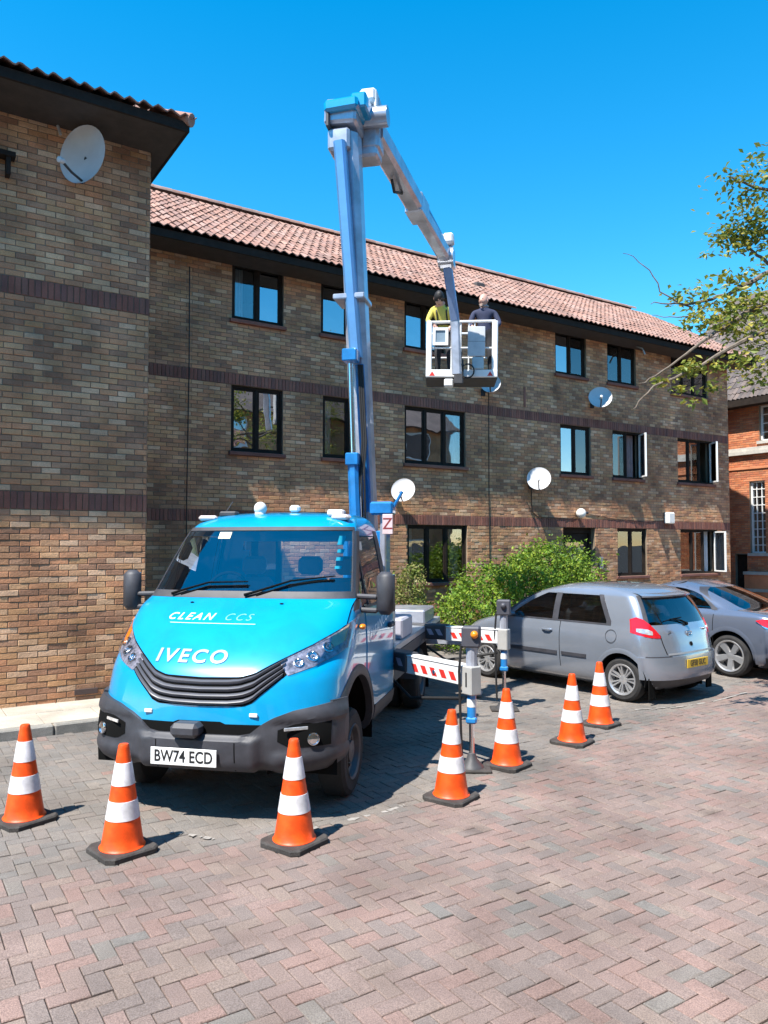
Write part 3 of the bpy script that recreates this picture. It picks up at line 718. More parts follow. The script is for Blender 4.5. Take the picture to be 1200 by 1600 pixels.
def leaves(mb, pts, size, flat=.5, lf=1.7):
    for p in pts:
        n = Vector((random.gauss(0, 1), random.gauss(0, 1), random.gauss(0, 1) + flat * 2)).normalized(); a = n.orthogonal().normalized(); a.rotate(Quaternion(n, random.uniform(0, 6.28))); b = n.cross(a)
        s = size * random.uniform(.6, 1.25); w = s / lf
        mb.add([p - a * s * .5, p + b * w * .5 + n * s * .08, p + a * s * .5 - n * s * .05, p - b * w * .5 + n * s * .08], [(0, 1, 2, 3)])
def bush(name, label, base, lobes, n, m, size, group=None):
    o = tag(empty(name, base), label, 'bush', group); mb = MB(); st = MB(); tot = sum(r[1][0] * r[1][1] * r[1][2] for r in lobes)
    for (c, r) in lobes:
        c = Vector(c); k = int(n * r[0] * r[1] * r[2] / tot); pts = []
        ph = [random.uniform(0, 6.28) for _ in range(6)]
        for _ in range(k):
            d = Vector((random.gauss(0, 1), random.gauss(0, 1), random.gauss(0, 1))).normalized()
            bumpy = 1 + .20 * math.sin(5 * d.x + ph[0]) * math.sin(6 * d.y + ph[1]) + .10 * math.sin(11 * d.z + ph[2]) * math.sin(9 * d.x + ph[3]) + (random.random() < .08) * random.uniform(0, .30)
            rr = (1 - abs(random.gauss(0, .16))) * bumpy
            p = c + Vector((d.x * r[0], d.y * r[1], d.z * r[2])) * rr
            if p.z > .03: pts.append(p)
        leaves(mb, pts, size)
        for _ in range(5):
            q = c + Vector((random.uniform(-.5, .5) * r[0], random.uniform(-.5, .5) * r[1], r[2] * .5)); st.tube([Vector((c.x * .8 + random.uniform(-.1, .1), c.y * .8, 0)), (c + q) / 2 + Vector((0, 0, -r[2] * .2)), q], [.025, .018, .006], 6)
    mb.build('foliage', m, o, 0); st.build('stem', BARK, o); return o
def wl(t, out, z): return wpt(t, MO + out, z)
bb = wpt(11.6, MO + 1.5)
def lb(t, out, z): v = wpt(t, MO + out) - bb; return (v.x, v.y, z)
bush('leafy_bush', 'big bright green leafy bush against the terrace beside the dark door', bb,
     [(lb(12.4, 1.5, 1.10), (1.15, .95, 1.0)), (lb(11.3, 1.7, .95), (.85, .85, .85)), (lb(10.25, 1.8, .80), (.85, .8, .85)), (lb(9.35, 2.2, .52), (.7, .7, .62)), (lb(13.3, 1.3, .85), (.6, .7, .85)), (lb(12.0, 1.5, 1.45), (.7, .6, .6))], 21000, LEAF_B, .085)
sb = wpt(8.42, MO + 1.6)
bush('variegated_shrub', 'small yellow green shrub seen past the truck wing mirror', sb, [((0, 0, .75), (.42, .42, .75)), ((.1, .05, 1.25), (.3, .3, .45))], 2600, LEAF_Y, .07)

# tree standing out of frame to the right, boughs reaching into the picture
tr0 = Vector((8.3, 9.2, 0)); tree = tag(empty('broadleaf_tree', tr0), 'broadleaf tree whose thin boughs hang in from the right edge', 'tree')
trunk = MB(); crown = MB()
def tp_(u, v, d): return world_at(u, v, d) - tr0
def bough(pts, r0, r1, n=18, wob=.03):
    P = [Vector(p) for p in pts]; Q = []
    for i in range(n + 1):
        s = i / n * (len(P) - 1); a = min(int(s), len(P) - 2); f = s - a
        p0, p1, p2, p3 = P[max(a - 1, 0)], P[a], P[a + 1], P[min(a + 2, len(P) - 1)]
        q = .5 * ((2 * p1) + (p2 - p0) * f + (2 * p0 - 5 * p1 + 4 * p2 - p3) * f * f + (3 * p1 - p0 - 3 * p2 + p3) * f ** 3)
        Q.append(q + Vector((random.gauss(0, wob), random.gauss(0, wob), random.gauss(0, wob))) * (0 if i == 0 else 1))
    trunk.tube(Q, [r0 + (r1 - r0) * i / n for i in range(n + 1)], 7); return Q
tk = bough([(0, 0, -.1), (.05, .02, 1.5), (-.05, .05, 3.2), (-.15, .1, 4.6)], .22, .13, 14, .015)
trunk.lathe([(.34, -.05), (.26, .12), (.225, .4)], 12)
top = bough([(-.15, .1, 4.6), (-.4, .2, 6.0), (-.5, .3, 7.6), (-.6, .3, 9.0)], .12, .03)
def clump(c, r, n, size=.085): leaves(crown, [c + Vector((random.gauss(0, r), random.gauss(0, r), random.gauss(0, r * .55))) for _ in range(n)], size, .8, 1.8)
B = []
B.append(bough([(-.15, .1, 4.6), tp_(1290, 470, 9.0), tp_(1200, 512, 8.8), tp_(1150, 540, 8.6), tp_(1080, 578, 8.4), tp_(1020, 605, 8.2), tp_(990, 640, 8.1)], .045, .004, 30, .008))
B.append(bough([(-.15, .1, 4.5), tp_(1300, 420, 9.2), tp_(1200, 470, 9.0), tp_(1140, 505, 8.9), tp_(1090, 540, 8.8), tp_(1045, 575, 8.7), tp_(1000, 600, 8.6)], .042, .005, 30, .008))
B.append(bough([(-.4, .2, 5.9), tp_(1290, 400, 9.3), tp_(1200, 425, 9.3), tp_(1130, 462, 9.2), tp_(1070, 475, 9.2), tp_(1015, 472, 9.2)], .05, .004, 26, .012))
B.append(bough([tp_(1080, 480, 9.2), tp_(1045, 465, 9.2), tp_(1010, 420, 9.2), tp_(975, 392, 9.2)], .012, .003, 14, .01))
B.append(bough([tp_(1120, 470, 9.2), tp_(1070, 495, 9.1), tp_(1020, 492, 9.1)], .012, .003, 10, .01))
B.append(bough([(-.4, .2, 6.2), tp_(1280, 430, 9.6), tp_(1200, 410, 9.6), tp_(1165, 382, 9.6), tp_(1125, 350, 9.6)], .04, .005, 20, .012))
B.append(bough([(-.45, .25, 7.0), tp_(1290, 320, 9.4), tp_(1210, 300, 9.4), tp_(1160, 285, 9.4), tp_(1140, 275, 9.4)], .04, .005, 20, .012))
for (u, v, d, r, n) in ((1188, 250, 9.4, .10, 60), (1150, 278, 9.4, .10, 60), (1175, 300, 9.4, .16, 150), (1190, 340, 9.4, .15, 120), (1160, 360, 9.5, .15, 150), (1190, 365, 9.5, .14, 120), (1140, 370, 9.6, .10, 70), (1170, 375, 9.5, .10, 60),
                        (1130, 432, 9.2, .06, 28), (1148, 440, 9.2, .05, 20), (1095, 460, 9.2, .10, 60), (1060, 465, 9.2, .07, 30), (1125, 480, 9.1, .13, 110), (1160, 490, 9.0, .16, 170), (1190, 470, 9.0, .18, 200), (1185, 520, 8.8, .16, 160), (1150, 512, 8.9, .12, 90),
                        (1080, 500, 9.0, .09, 50), (1110, 508, 8.9, .10, 60), (1080, 575, 8.4, .06, 60), (1070, 582, 8.4, .05, 40), (1030, 597, 8.3, .05, 26), (1110, 608, 8.5, .06, 34), (1115, 572, 8.5, .05, 24), (1065, 608, 8.3, .04, 20), (1160, 570, 8.7, .10, 70), (1195, 560, 8.7, .12, 100), (1185, 590, 8.7, .09, 50), (1080, 628, 8.3, .04, 14), (1145, 392, 9.4, .05, 20), (1105, 398, 9.4, .04, 14), (1195, 420, 9.2, .14, 100)):
    clump(tp_(u, v, d), r * 1.25, int(n * 1.2), .088)
for _ in range(60):      # the rest of the crown, beyond the frame
    a = random.uniform(0, 6.28); h = random.uniform(4.0, 9.6); rr = 2.1 * math.sqrt(max(.05, 1 - ((h - 6.6) / 3.4) ** 2)) * random.uniform(.35, 1); c = Vector((math.cos(a) * rr, math.sin(a) * rr, h))
    u, v, dz = project(tr0 + c)
    if u < 1215: continue
    bough([top[int(min(len(top) - 1, max(0, (h - 4.6) / 4.4 * len(top))))], c * .6 + Vector((0, 0, h * .4 - .15)), c], .02, .004, 6, .02); clump(c, .26, 150)
trunk.build('trunk', BARK, tree, 50); crown.build('crown', LEAF_T, tree, 0)

# ------------------------------------------------------------------ vehicle shells: stacked plan curves
def pchip(x, y, q):
    n = len(x); h = [x[i + 1] - x[i] for i in range(n - 1)]; dl = [(y[i + 1] - y[i]) / h[i] for i in range(n - 1)]; m = [dl[0]] + [0 if dl[i - 1] * dl[i] <= 0 else 2 * dl[i - 1] * dl[i] / (dl[i - 1] + dl[i]) for i in range(1, n - 1)] + [dl[-1]]
    i = min(max(int(q), 0), n - 2) if x[1] - x[0] == 1 else max(0, min(n - 2, next((j for j in range(n - 1) if q <= x[j + 1]), n - 2)))
    t = (q - x[i]) / h[i]; return (y[i] * (1 + 2 * t) * (1 - t) ** 2 + m[i] * h[i] * t * (1 - t) ** 2 + y[i + 1] * t * t * (3 - 2 * t) + m[i + 1] * h[i] * t * t * (t - 1))
class Shell:
    """levels: (z, y_front, y_rear, half_width, front_corner, rear_corner, n_front, n_rear)"""
    def __init__(s, lv): s.lv = lv; s.K = list(range(len(lv))); s.cols = list(zip(*lv)); s.cache = {}
    def at(s, k):
        k = round(k, 5)
        if k not in s.cache: s.cache[k] = [pchip(s.K, c, k) for c in s.cols]
        return s.cache[k]
    def kz(s, z):
        lo, hi = 0.0, float(len(s.lv) - 1)
        for _ in range(28):
            m = (lo + hi) / 2
            if s.at(m)[0] < z: lo = m
            else: hi = m
        return (lo + hi) / 2
    def P(s, u, k):
        z, yf, yr, w, df, dr, nf, nr = s.at(k); a = abs(u); sg = 1 if u >= 0 else -1
        if a <= 1: ph = a * math.pi / 2; x = w * math.sin(ph) ** (2 / nf); y = yf + df * (1 - max(0, math.cos(ph)) ** (2 / nf))
        elif a <= 2: x = w; y = yf + df + (yr - dr - yf - df) * (a - 1)
        else: ph = (3 - a) * math.pi / 2; x = w * max(0, math.sin(ph)) ** (2 / nr); y = yr - dr * (1 - max(0, math.cos(ph)) ** (2 / nr))
        return Vector((x * sg, y, z))
    def Nn(s, u, k):
        e = .01; k0, k1 = max(0, k - .02), min(len(s.lv) - 1, k + .02)
        du = s.P(min(3, u + e), k) - s.P(max(-3, u - e), k); dk = s.P(u, k1) - s.P(u, k0); n = du.cross(dk)
        if n.length < 1e-9: return Vector((0, 0, 1))
        return n.normalized()
    def ux(s, x, k, rear=False):
        z, yf, yr, w, df, dr, nf, nr = s.at(k); a = min(abs(x) / w, 1.0); n = nr if rear else nf
        u = math.asin(a ** (n / 2)) * 2 / math.pi; u = 3 - u if rear else u
        return u if x >= 0 else -u
    def uy(s, y, k, sg=1):
        z, yf, yr, w, df, dr, nf, nr = s.at(k); y1, y2 = yf + df, yr - dr
        if y < y1: u = math.acos(max(0, min(1, (max(0, 1 - (y - yf) / df)) ** (nf / 2)))) * 2 / math.pi
        elif y <= y2: u = 1 + (y - y1) / (y2 - y1)
        else: u = 3 - math.acos(max(0, min(1, (max(0, 1 - (yr - y) / dr)) ** (nr / 2)))) * 2 / math.pi
        return u * sg
    def pt(s, u, k, off=0.0): return s.P(u, k) + s.Nn(u, k) * off
    def fx(s, x, z, off=0.0): k = s.kz(z); return s.pt(s.ux(x, k), k, off)         # on the front, by x and z
    def rx(s, x, z, off=0.0): k = s.kz(z); return s.pt(s.ux(x, k, True), k, off)   # on the rear
    def sy(s, y, z, off=0.0, sg=1): k = s.kz(z); return s.pt(s.uy(y, k, sg), k, off)
    def body(s, us, ks, drop=None):
        mb = MB(); U = sorted({*us, *[-u for u in us]}); G = [[s.P(u, k) for u in U] for k in ks]; n = len(U)
        for i in range(len(ks) - 1):
            for j in range(n - 1):
                if drop and drop((U[j] + U[j + 1]) / 2, (ks[i] + ks[i + 1]) / 2, (G[i][j] + G[i + 1][j + 1]) / 2): continue
                mb.add([G[i][j], G[i][j + 1], G[i + 1][j + 1], G[i + 1][j]], [(0, 1, 2, 3)])
        mb.add([p for p in G[-1][:-1]], [tuple(range(n - 1))]); mb.add([p for p in G[0][:-1]], [tuple(range(n - 1))]); return mb
def weld(me, d=1e-4, smooth=40):
    bm = bmesh.new(); bm.from_mesh(me); bmesh.ops.remove_doubles(bm, verts=bm.verts, dist=d); bmesh.ops.recalc_face_normals(bm, faces=bm.faces); bm.to_mesh(me); bm.free()
    me.polygons.foreach_set('use_smooth', [True] * len(me.polygons)); me.set_sharp_from_angle(angle=R(smooth)); return me
def skin_panel(grid, normal_grid, off, rim, name, m, parent, smooth=40):
    """panel lying on a shell: front face lifted by off, edges turned back by rim"""
    A = [[p + n * off for p, n in zip(r, q)] for r, q in zip(grid, normal_grid)]; Bk = [[p + n * (off - rim) for p, n in zip(r, q)] for r, q in zip(grid, normal_grid)]
    mb = MB().grid(A); a, b = len(A), len(A[0])
    for (e, f) in ((A[0], Bk[0]), (A[-1], Bk[-1]), ([r[0] for r in A], [r[0] for r in Bk]), ([r[-1] for r in A], [r[-1] for r in Bk])): mb.grid([e, f])
    o = mb.build(name, m, parent, 0); weld(o.data, 1e-5, smooth); return o
def lin(tab, x):
    if x <= tab[0][0]: return tab[0][1]
    for (a, b) in zip(tab[:-1], tab[1:]):
        if x <= b[0]: return a[1] + (b[1] - a[1]) * (x - a[0]) / (b[0] - a[0])
    return tab[-1][1]
def spanel(sh, pairs, off, rim, name, m, parent, smooth=40):
    """pairs: rows of (u, k)"""
    return skin_panel([[sh.P(u, k) for u, k in r] for r in pairs], [[sh.Nn(u, k) for u, k in r] for r in pairs], off, rim, name, m, parent, smooth)
def xpairs(sh, xs, zlo, zhi, nz, rear=False):
    rows = []
    for j in range(nz + 1):
        row = []
        for x in xs:
            k = sh.kz(zlo(abs(x)) + (zhi(abs(x)) - zlo(abs(x))) * j / nz); row.append((sh.ux(x, k, rear), k))
        rows.append(row)
    return rows
def ypairs(sh, ys, zlo, zhi, nz, sg=1):
    rows = []
    for j in range(nz + 1):
        row = []
        for y in ys: k = sh.kz(zlo(y) + (zhi(y) - zlo(y)) * j / nz); row.append((sh.uy(y, k, sg), k))
        rows.append(row)
    return rows
def frange(a, b, n): return [a + (b - a) * i / n for i in range(n + 1)]

TYRE = mat('tyre rubber', (.022, .021, .021), .85, var=.3, scale=12, bump=.2)
ALLOY = mat('silver alloy', (.62, .62, .63), .3, metal=.75, var=.08)
STEEL = mat('grey steel wheel', (.10, .10, .105), .5, metal=.4, var=.15)
BLKP = mat('black bumper plastic', (.046, .046, .055), .55, var=.2, scale=10, bump=.08, bscale=200, stain=.25, sscale=3)
BLK = mat('deep black plastic', (.006, .006, .006), .9, spec=.1)
CGLS = glass('car glass', (.30, .33, .34), .10, 1.5)
RED = mat('red lamp lens', (.50, .010, .015), .12, var=.1, coat=.6)
CLR = mat('clear lamp lens', (.62, .60, .60), .1, metal=.5, var=.35, scale=25, coat=1.0)
AMB = mat('amber lens', (.85, .25, .01), .2, coat=.5)
PLW = mat('white plate', (.78, .78, .76), .4, var=.05); PLY = mat('yellow plate', (.80, .50, .03), .4, var=.08)
INK = mat('black ink', (.012, .012, .014), .5)
SEAT = mat('grey seat cloth', (.17, .175, .19), .9)
CHR = mat('bright chrome', (.75, .75, .76), .15, metal=1.0, var=.04)
def axle_mat(c, sg): return Matrix.Translation(c) @ Matrix.Rotation(R(90) * sg, 4, 'Y')    # wheel axis along x, outer face to sg side
def wheel(root, c, sg, r, w, rr, kind='alloy', spokes=14, m=ALLOY):
    M = axle_mat(c, sg)
    t = MB().lathe([(rr - .012, -w / 2 + .02), (rr + .004, -w / 2 + .004), (r * .86, -w / 2), (r * .96, -w / 2 + .02), (r, -w / 2 + .05), (r, w / 2 - .05), (r * .96, w / 2 - .02), (r * .86, w / 2), (rr + .004, w / 2 - .004), (rr - .012, w / 2 - .02)], 40, M, cap=False).build('wheel', TYRE, root, 30)
    if kind == 'alloy':
        MB().lathe([(rr - .02, -w / 2 + .03), (rr - .014, w / 2 - .03), (rr + .008, w / 2 - .002), (rr + .004, w / 2 + .004), (rr - .016, w / 2 - .006), (rr - .024, w / 2 - .03), (rr - .03, -w / 2 + .03)], 40, M, cap=False).build('rim', m, t, 30)
        sp = MB()
        for i in range(spokes):
            a = 2 * math.pi * (i + (.18 if i % 2 else -.18) * (spokes > 6)) / spokes; wd = rr * (.055 if spokes > 6 else .20); Q = M @ Matrix.Rotation(a, 4, 'Z')
            sp.add([Q @ Vector(p) for p in ((.03, -wd * .6, w / 2 - .035), (.03, wd * .6, w / 2 - .035), (rr - .012, wd, w / 2 - .012), (rr - .012, -wd, w / 2 - .012), (.03, -wd * .8, w / 2 - .07), (.03, wd * .8, w / 2 - .07), (rr - .012, wd * 1.3, w / 2 - .05), (rr - .012, -wd * 1.3, w / 2 - .05))], [(0, 1, 2, 3), (0, 4, 5, 1), (1, 5, 6, 2), (3, 7, 4, 0), (2, 6, 7, 3)])
        sp.lathe([(.001, w / 2 - .028), (.035, w / 2 - .03), (.06, w / 2 - .036), (.062, w / 2 - .07)], 20, M); sp.build('spokes', m, t, 30)
        MB().lathe([(.001, -.02), (rr - .04, -.02), (rr - .04, -.03)], 24, M).build('brake_disc', STEEL, t)
    else:
        MB().lathe([(rr - .02, -w / 2 + .03), (rr + .006, w / 2 - .002), (rr + .002, w / 2 + .004), (rr - .015, w / 2 - .008), (rr - .03, w / 2 - .05), (rr * .72, w / 2 - .075), (rr * .62, w / 2 - .055), (rr * .42, w / 2 - .05), (rr * .40, w / 2 - .02), (rr * .25, w / 2 - .012), (.001, w / 2 - .012)], 40, M, cap=False).build('rim', m, t, 25)
        nb = MB()
        for i in range(6): a = 2 * math.pi * i / 6; nb.lathe([(.013, w / 2 - .055), (.013, w / 2 - .03), (.001, w / 2 - .028)], 6, M @ Matrix.Translation((math.cos(a) * rr * .52, math.sin(a) * rr * .52, 0)))
        tag(nb.build('wheel_nuts', STEEL, t), kind='stuff')
        ho = MB()
        for i in range(8): a = 2 * math.pi * (i + .5) / 8; ho.lathe([(.001, w / 2 - .062), (.022, w / 2 - .062), (.022, w / 2 - .075)], 10, M @ Matrix.Translation((math.cos(a) * rr * .80, math.sin(a) * rr * .80, 0)))
        tag(ho.build('vent_holes', BLK, t), kind='stuff')
    return t
def seat(root, x, y, z, w=.46, h=.62, tilt=.22):
    Q = Matrix.Translation((x, y, z)) @ Matrix.Rotation(-tilt, 4, 'X')
    o = MB().cbox(-w / 2, w / 2, -.06, .06, 0, h, .05, Q).cbox(-w / 2, w / 2, -.48, .02, -.14, .02, .05, Matrix.Translation((x, y, z))).build('seat', SEAT, root)
    MB().cbox(-.13, .13, -.05, .05, h + .03, h + .22, .04, Q).build('headrest', SEAT, o)
def plate(root, M, txt, m, w=.52, h=.111, size=.105, xs=.78):
    o = MB().cbox(-w / 2, w / 2, -h / 2, h / 2, -.004, .004, .003, M).build('number_plate', m, root, 0)
    text_part('plate_characters', txt, size, INK, o, M @ Matrix.Translation((0, 0, .0055)), depth=.0008, spacing=1.02, xs=xs, off=.0016)
    return o
# ------------------------------------------------------------------ silver three door hatchback
def car_paint(name, c, metal=.55, rough=.28): return mat(name, c, rough, metal=metal, var=.04, scale=3, coat=1.0, spec=.5)
SILV = car_paint('silver blue metallic paint', (.32, .355, .415), .55, .24); SIL2 = car_paint('grey blue metallic paint', (.21, .24, .31), .6, .24)
U1 = [0, .15, .3, .45, .55, .65, .75, .82, .88, .93, .97, 1.0]
def base_us(n_side=26): return sorted({*U1, *[3 - u for u in U1], *frange(1, 2, n_side)})
def hatchback(name, label, loc, rz, paint, sc=1.0):
    o = tag(empty(name, loc, rz), label, 'car'); o.scale = (sc, sc, sc)
    sh = Shell([(.17, .30, 3.50, .66, .45, .35, 3, 3), (.24, .06, 3.68, .77, .55, .42, 3, 3), (.40, 0, 3.755, .825, .6, .46, 2.8, 2.8), (.58, .015, 3.745, .845, .6, .46, 2.8, 2.8), (.74, .08, 3.70, .848, .6, .42, 2.8, 3),
                (.84, .20, 3.675, .842, .62, .40, 2.8, 3), (.93, .48, 3.65, .825, .55, .38, 2.8, 3), (1.0, .80, 3.62, .805, .40, .36, 3, 3), (1.12, 1.0, 3.565, .775, .35, .33, 3, 3), (1.28, 1.29, 3.475, .725, .33, .30, 3, 3), (1.40, 1.55, 3.39, .672, .35, .30, 3, 3),
                (1.475, 1.78, 3.28, .615, .45, .45, 2.6, 2.6), (1.525, 2.02, 3.02, .49, .45, .5, 2.3, 2.3), (1.545, 2.35, 2.65, .25, .2, .2, 2, 2)])
    kb, kt = sh.kz(1.01), sh.kz(1.385); ks = sorted({*frange(0, 13, 52), kb, kt, sh.kz(.95), sh.kz(1.03), sh.kz(1.39)})
    WF, WR, RW = .70, 3.16, .355
    yw = [1.32, 2.02, 2.09, 2.92]
    def drop(u, k, p):
        if abs(p.x) > .60 and p.z < .70 and any((p.y - c) ** 2 + (p.z - .30) ** 2 < (RW + .022) ** 2 for c in (WF, WR)): return True
        if abs(u) < .80 and kb < k < kt: return True                                   # windscreen
        if abs(u) > 2.35 and sh.kz(1.03) < k < kt: return True                          # rear window
        if 1.0 < abs(u) < 2 and kb < k < kt and p.y > 1.05 + (p.z - 1.0) * 1.25 and p.y < 2.98 - max(0, p.z - 1.05) * .55: return True
        return False
    us = sorted({*base_us(60), .80, 2.35})
    b = sh.body(us, ks, drop).build('body', paint, o, 0); weld(b.data, 1e-4, 35)
    for sg in (1, -1):
        # side glass and its surround
        zl = lambda y: 1.012; zh = lambda y: min(1.375, 1.0 + max(.02, (y - 1.02) / 1.28))
        spanel(sh, ypairs(sh, frange(1.10, 2.02, 12), zl, zh, 8, sg), -.004, .004, 'front_side_window', CGLS, b)
        zh2 = lambda y: 1.375 - max(0, (y - 2.72) / .26) ** 2.2 * .30
        spanel(sh, ypairs(sh, frange(2.10, 2.97, 14), zl, zh2, 8, sg), -.004, .004, 'rear_side_window', CGLS, b)
        spanel(sh, [[(sh.uy(2.98 - max(0, z - 1.05) * .55 + dy, sh.kz(z), sg), sh.kz(z)) for dy in (-.055, -.02, .02)] for z in frange(1.0, 1.395, 8)], .004, .012, 'window_seal', BLKP, b)
        spanel(sh, [[(sh.uy(1.05 + (z - 1.0) * 1.25 + dy, sh.kz(z), sg), sh.kz(z)) for dy in (-.03, .01, .055)] for z in frange(1.0, 1.395, 8)], .004, .012, 'window_seal', BLKP, b)
        spanel(sh, ypairs(sh, frange(2.01, 2.11, 2), zl, lambda y: 1.39, 6, sg), .003, .01, 'door_pillar', BLKP, b)
        spanel(sh, ypairs(sh, frange(1.0, 3.0, 20), lambda y: .995, lambda y: 1.018, 1, sg), .004, .01, 'waist_seal', BLKP, b)
        # door shut lines, rubbing strip, handle, arches, fuel flap
        for y0 in (1.08, 2.16): spanel(sh, ypairs(sh, [y0, y0 + .010], lambda y: .36, lambda y: .995, 10, sg), .0015, .003, 'door_seam', BLK, b)
        spanel(sh, ypairs(sh, frange(1.15, 2.12, 8), lambda y: .525, lambda y: .575, 2, sg), .014, .02, 'rubbing_strip', BLKP, b); spanel(sh, ypairs(sh, frange(2.20, 2.62, 6), lambda y: .53, lambda y: .575, 2, sg), .014, .02, 'rubbing_strip', BLKP, b)
        p = sh.sy(1.95, .86, .02, sg); MB().tube([p + Vector((-.01 * sg, -.09, 0)), p + Vector((.012 * sg, -.04, 0)), p + Vector((.012 * sg, .04, 0)), p + Vector((-.01 * sg, .09, .004))], .014, 8).build('door_handle', paint, b)
        for c in (WF, WR):
            P = []
            for (rr, off) in ((RW - .005, -.02), (RW - .005, .006), (RW + .030, .010), (RW + .058, .003)):
                row = []
                for i in range(25):
                    a = math.pi * (-.06 + 1.12 * i / 24); z = max(.19, .30 + rr * math.sin(a)); row.append(sh.sy(c + rr * math.cos(a), z, off, sg))
                P.append(row)
            MB().grid(P).build('arch_lip', paint, b, 60)
            inn = MB(); rows = []
            for x in (.835, .48): rows.append([(x * sg, c + (RW + .01) * math.cos(math.pi * (-.1 + 1.2 * i / 20)), .30 + (RW + .01) * math.sin(math.pi * (-.1 + 1.2 * i / 20))) for i in range(21)])
            inn.grid(rows).box(.47 * sg, .48 * sg, c - .42, c + .42, .15, .7); inn.build('wheel_well', BLK, b, 60)
            wheel(o, Vector((.72 * sg, c, .295)), sg, .295, .185, .20, 'alloy', 14)
        # tail lamp wraps the corner
        spanel(sh, [[(u * sg, sh.kz(z0 + (z1 - z0) * j / 8)) for (u, z0, z1) in ((2.02, .93, 1.10), (2.15, .905, 1.13), (2.3, .885, 1.10), (2.42, .87, 1.04), (2.52, .865, .96), (2.58, .865, .90))] for j in range(9)], .006, .02, 'tail_lamp', RED, b)
        spanel(sh, [[(u * sg, sh.kz(z0 + (z1 - z0) * j / 3)) for (u, z0, z1) in ((2.12, .945, .985), (2.25, .925, .985), (2.36, .91, .975), (2.44, .905, .95))] for j in range(4)], .009, .006, 'reverse_lamp', CLR, b)
        spanel(sh, xpairs(sh, [x * sg for x in frange(.55, .80, 6)], lambda x: .60 + (x - .55) * .3, lambda x: .70 + (x - .55) * .42, 4), .006, .02, 'headlamp', CLR, b)
        spanel(sh, [[(u * sg, sh.kz(.60 + .035 * j)) for u in frange(2.25, 2.70, 8)] for j in (0, 1)], .012, .02, 'bumper_strip', BLKP, b)
        mp = sh.sy(1.28, 1.04, 0, sg); MB().sphere((0, 0, 0), .1, 14, 8, (.85, .55, .75), Matrix.Translation(mp + Vector((.14 * sg, -.02, .03)))).tube([mp, mp + Vector((.1 * sg, -.01, .0))], .025, 8).build('door_mirror', paint, b, 60)
        MB().cbox(-.07, .07, 0, .02, .06, .34, .005, Matrix.Translation((.72 * sg, WR + RW + .02, .02))).build('mud_flap', BLK, b)
    fc = sh.sy(3.02, .86, .003, 1); nf = sh.Nn(sh.uy(3.02, sh.kz(.86)), sh.kz(.86)); MB().lathe([(.088, 0), (.088, .0015), (.082, .0015), (.082, 0)], 28, Matrix.Translation(fc) @ nf.to_track_quat('Z', 'Y').to_matrix().to_4x4(), cap=False).build('fuel_flap', DARKM, b)
    spanel(sh, [[(u, k) for u in frange(-.80, .80, 16)] for k in frange(kb, kt, 8)], -.003, .004, 'windscreen', CGLS, b)
    kr = sh.kz(1.03); spanel(sh, [[(u * 1.0, k) for u in frange(2.36, 3, 10)] for k in frange(kr, kt, 8)], -.003, .004, 'rear_window', CGLS, b)
    spanel(sh, [[(-u, k) for u in frange(2.36, 3, 10)] for k in frange(kr, kt, 8)], -.003, .004, 'rear_window', CGLS, b)
    for sg in (1, -1): spanel(sh, [[(u * sg, k) for u in frange(2.30, 2.40, 2)] for k in frange(sh.kz(1.02), sh.kz(1.40), 8)], .003, .01, 'window_seal', BLKP, b)
    # tailgate: spoiler, shut line, handle trim, badge, wiper, bumper
    sp = [[sh.rx(x, 1.41, .0) + Vector((0, dy, dz)) for x in frange(-.60, .60, 16)] for dy, dz in ((-.12, .035), (.02, .012), (.075, -.012), (.07, -.032), (-.02, -.03))]
    MB().grid(sp).build('spoiler', paint, b, 60)
    for sg in (1, -1): spanel(sh, [[(u * sg, sh.kz(z)) for u in (2.60 + du, 2.613 + du)] for z, du in ((1.02, -.2), (.90, -.02), (.80, .0), (.66, .03))], .0015, .003, 'tailgate_seam', BLK, b)
    spanel(sh, xpairs(sh, frange(-.52, .52, 12), lambda x: .645, lambda x: .668, 1, True), .004, .008, 'tailgate_trim', mat('grey trim', (.25, .25, .26), .4), b)
    bp = [[sh.P(u, sh.kz(z)) for u in frange(2.12, 3, 14)] + [sh.P(-u, sh.kz(z)) for u in frange(3, 2.12, 14)][1:] for z in frange(.34, .62, 5)]
    bn = [[sh.Nn(u, sh.kz(z)) for u in frange(2.12, 3, 14)] + [sh.Nn(-u, sh.kz(z)) for u in frange(3, 2.12, 14)][1:] for z in frange(.34, .62, 5)]
    skin_panel(bp, bn, .028, .04, 'rear_bumper', paint, b)
    bp2 = [[sh.P(u, sh.kz(z)) for u in frange(2.2, 3, 14)] + [sh.P(-u, sh.kz(z)) for u in frange(3, 2.2, 14)][1:] for z in (.19, .25, .335)]
    bn2 = [[sh.Nn(u, sh.kz(z)) for u in frange(2.2, 3, 14)] + [sh.Nn(-u, sh.kz(z)) for u in frange(3, 2.2, 14)][1:] for z in (.19, .25, .335)]
    skin_panel(bp2, bn2, .012, .03, 'bumper_skirt', BLKP, b)
    Mr_ = lambda x, z, off: Matrix.Translation(sh.rx(x, z, off)) @ sh.Nn(sh.ux(x, sh.kz(z), True), sh.kz(z)).to_track_quat('Z', 'Y').to_matrix().to_4x4()
    q = Matrix.Translation(sh.rx(0, .52, .036)) @ Matrix(((-1, 0, 0, 0), (0, 0, 1, 0), (0, 1, 0, 0), (0, 0, 0, 1)))
    plate(b, q, 'GF58 GUC', PLY)
    bd = MB()
    for (a, c2) in ((.062, .036), (.030, .036), (.058, .018)):
        bd.tube([q @ Matrix.Translation((0, .38, .0)) @ Vector((a * math.cos(t_), c2 * math.sin(t_) + (.014 if c2 == .018 else 0), .006)) for t_ in frange(0, 2 * math.pi, 24)[:-1]], .006, 6, closed=True)
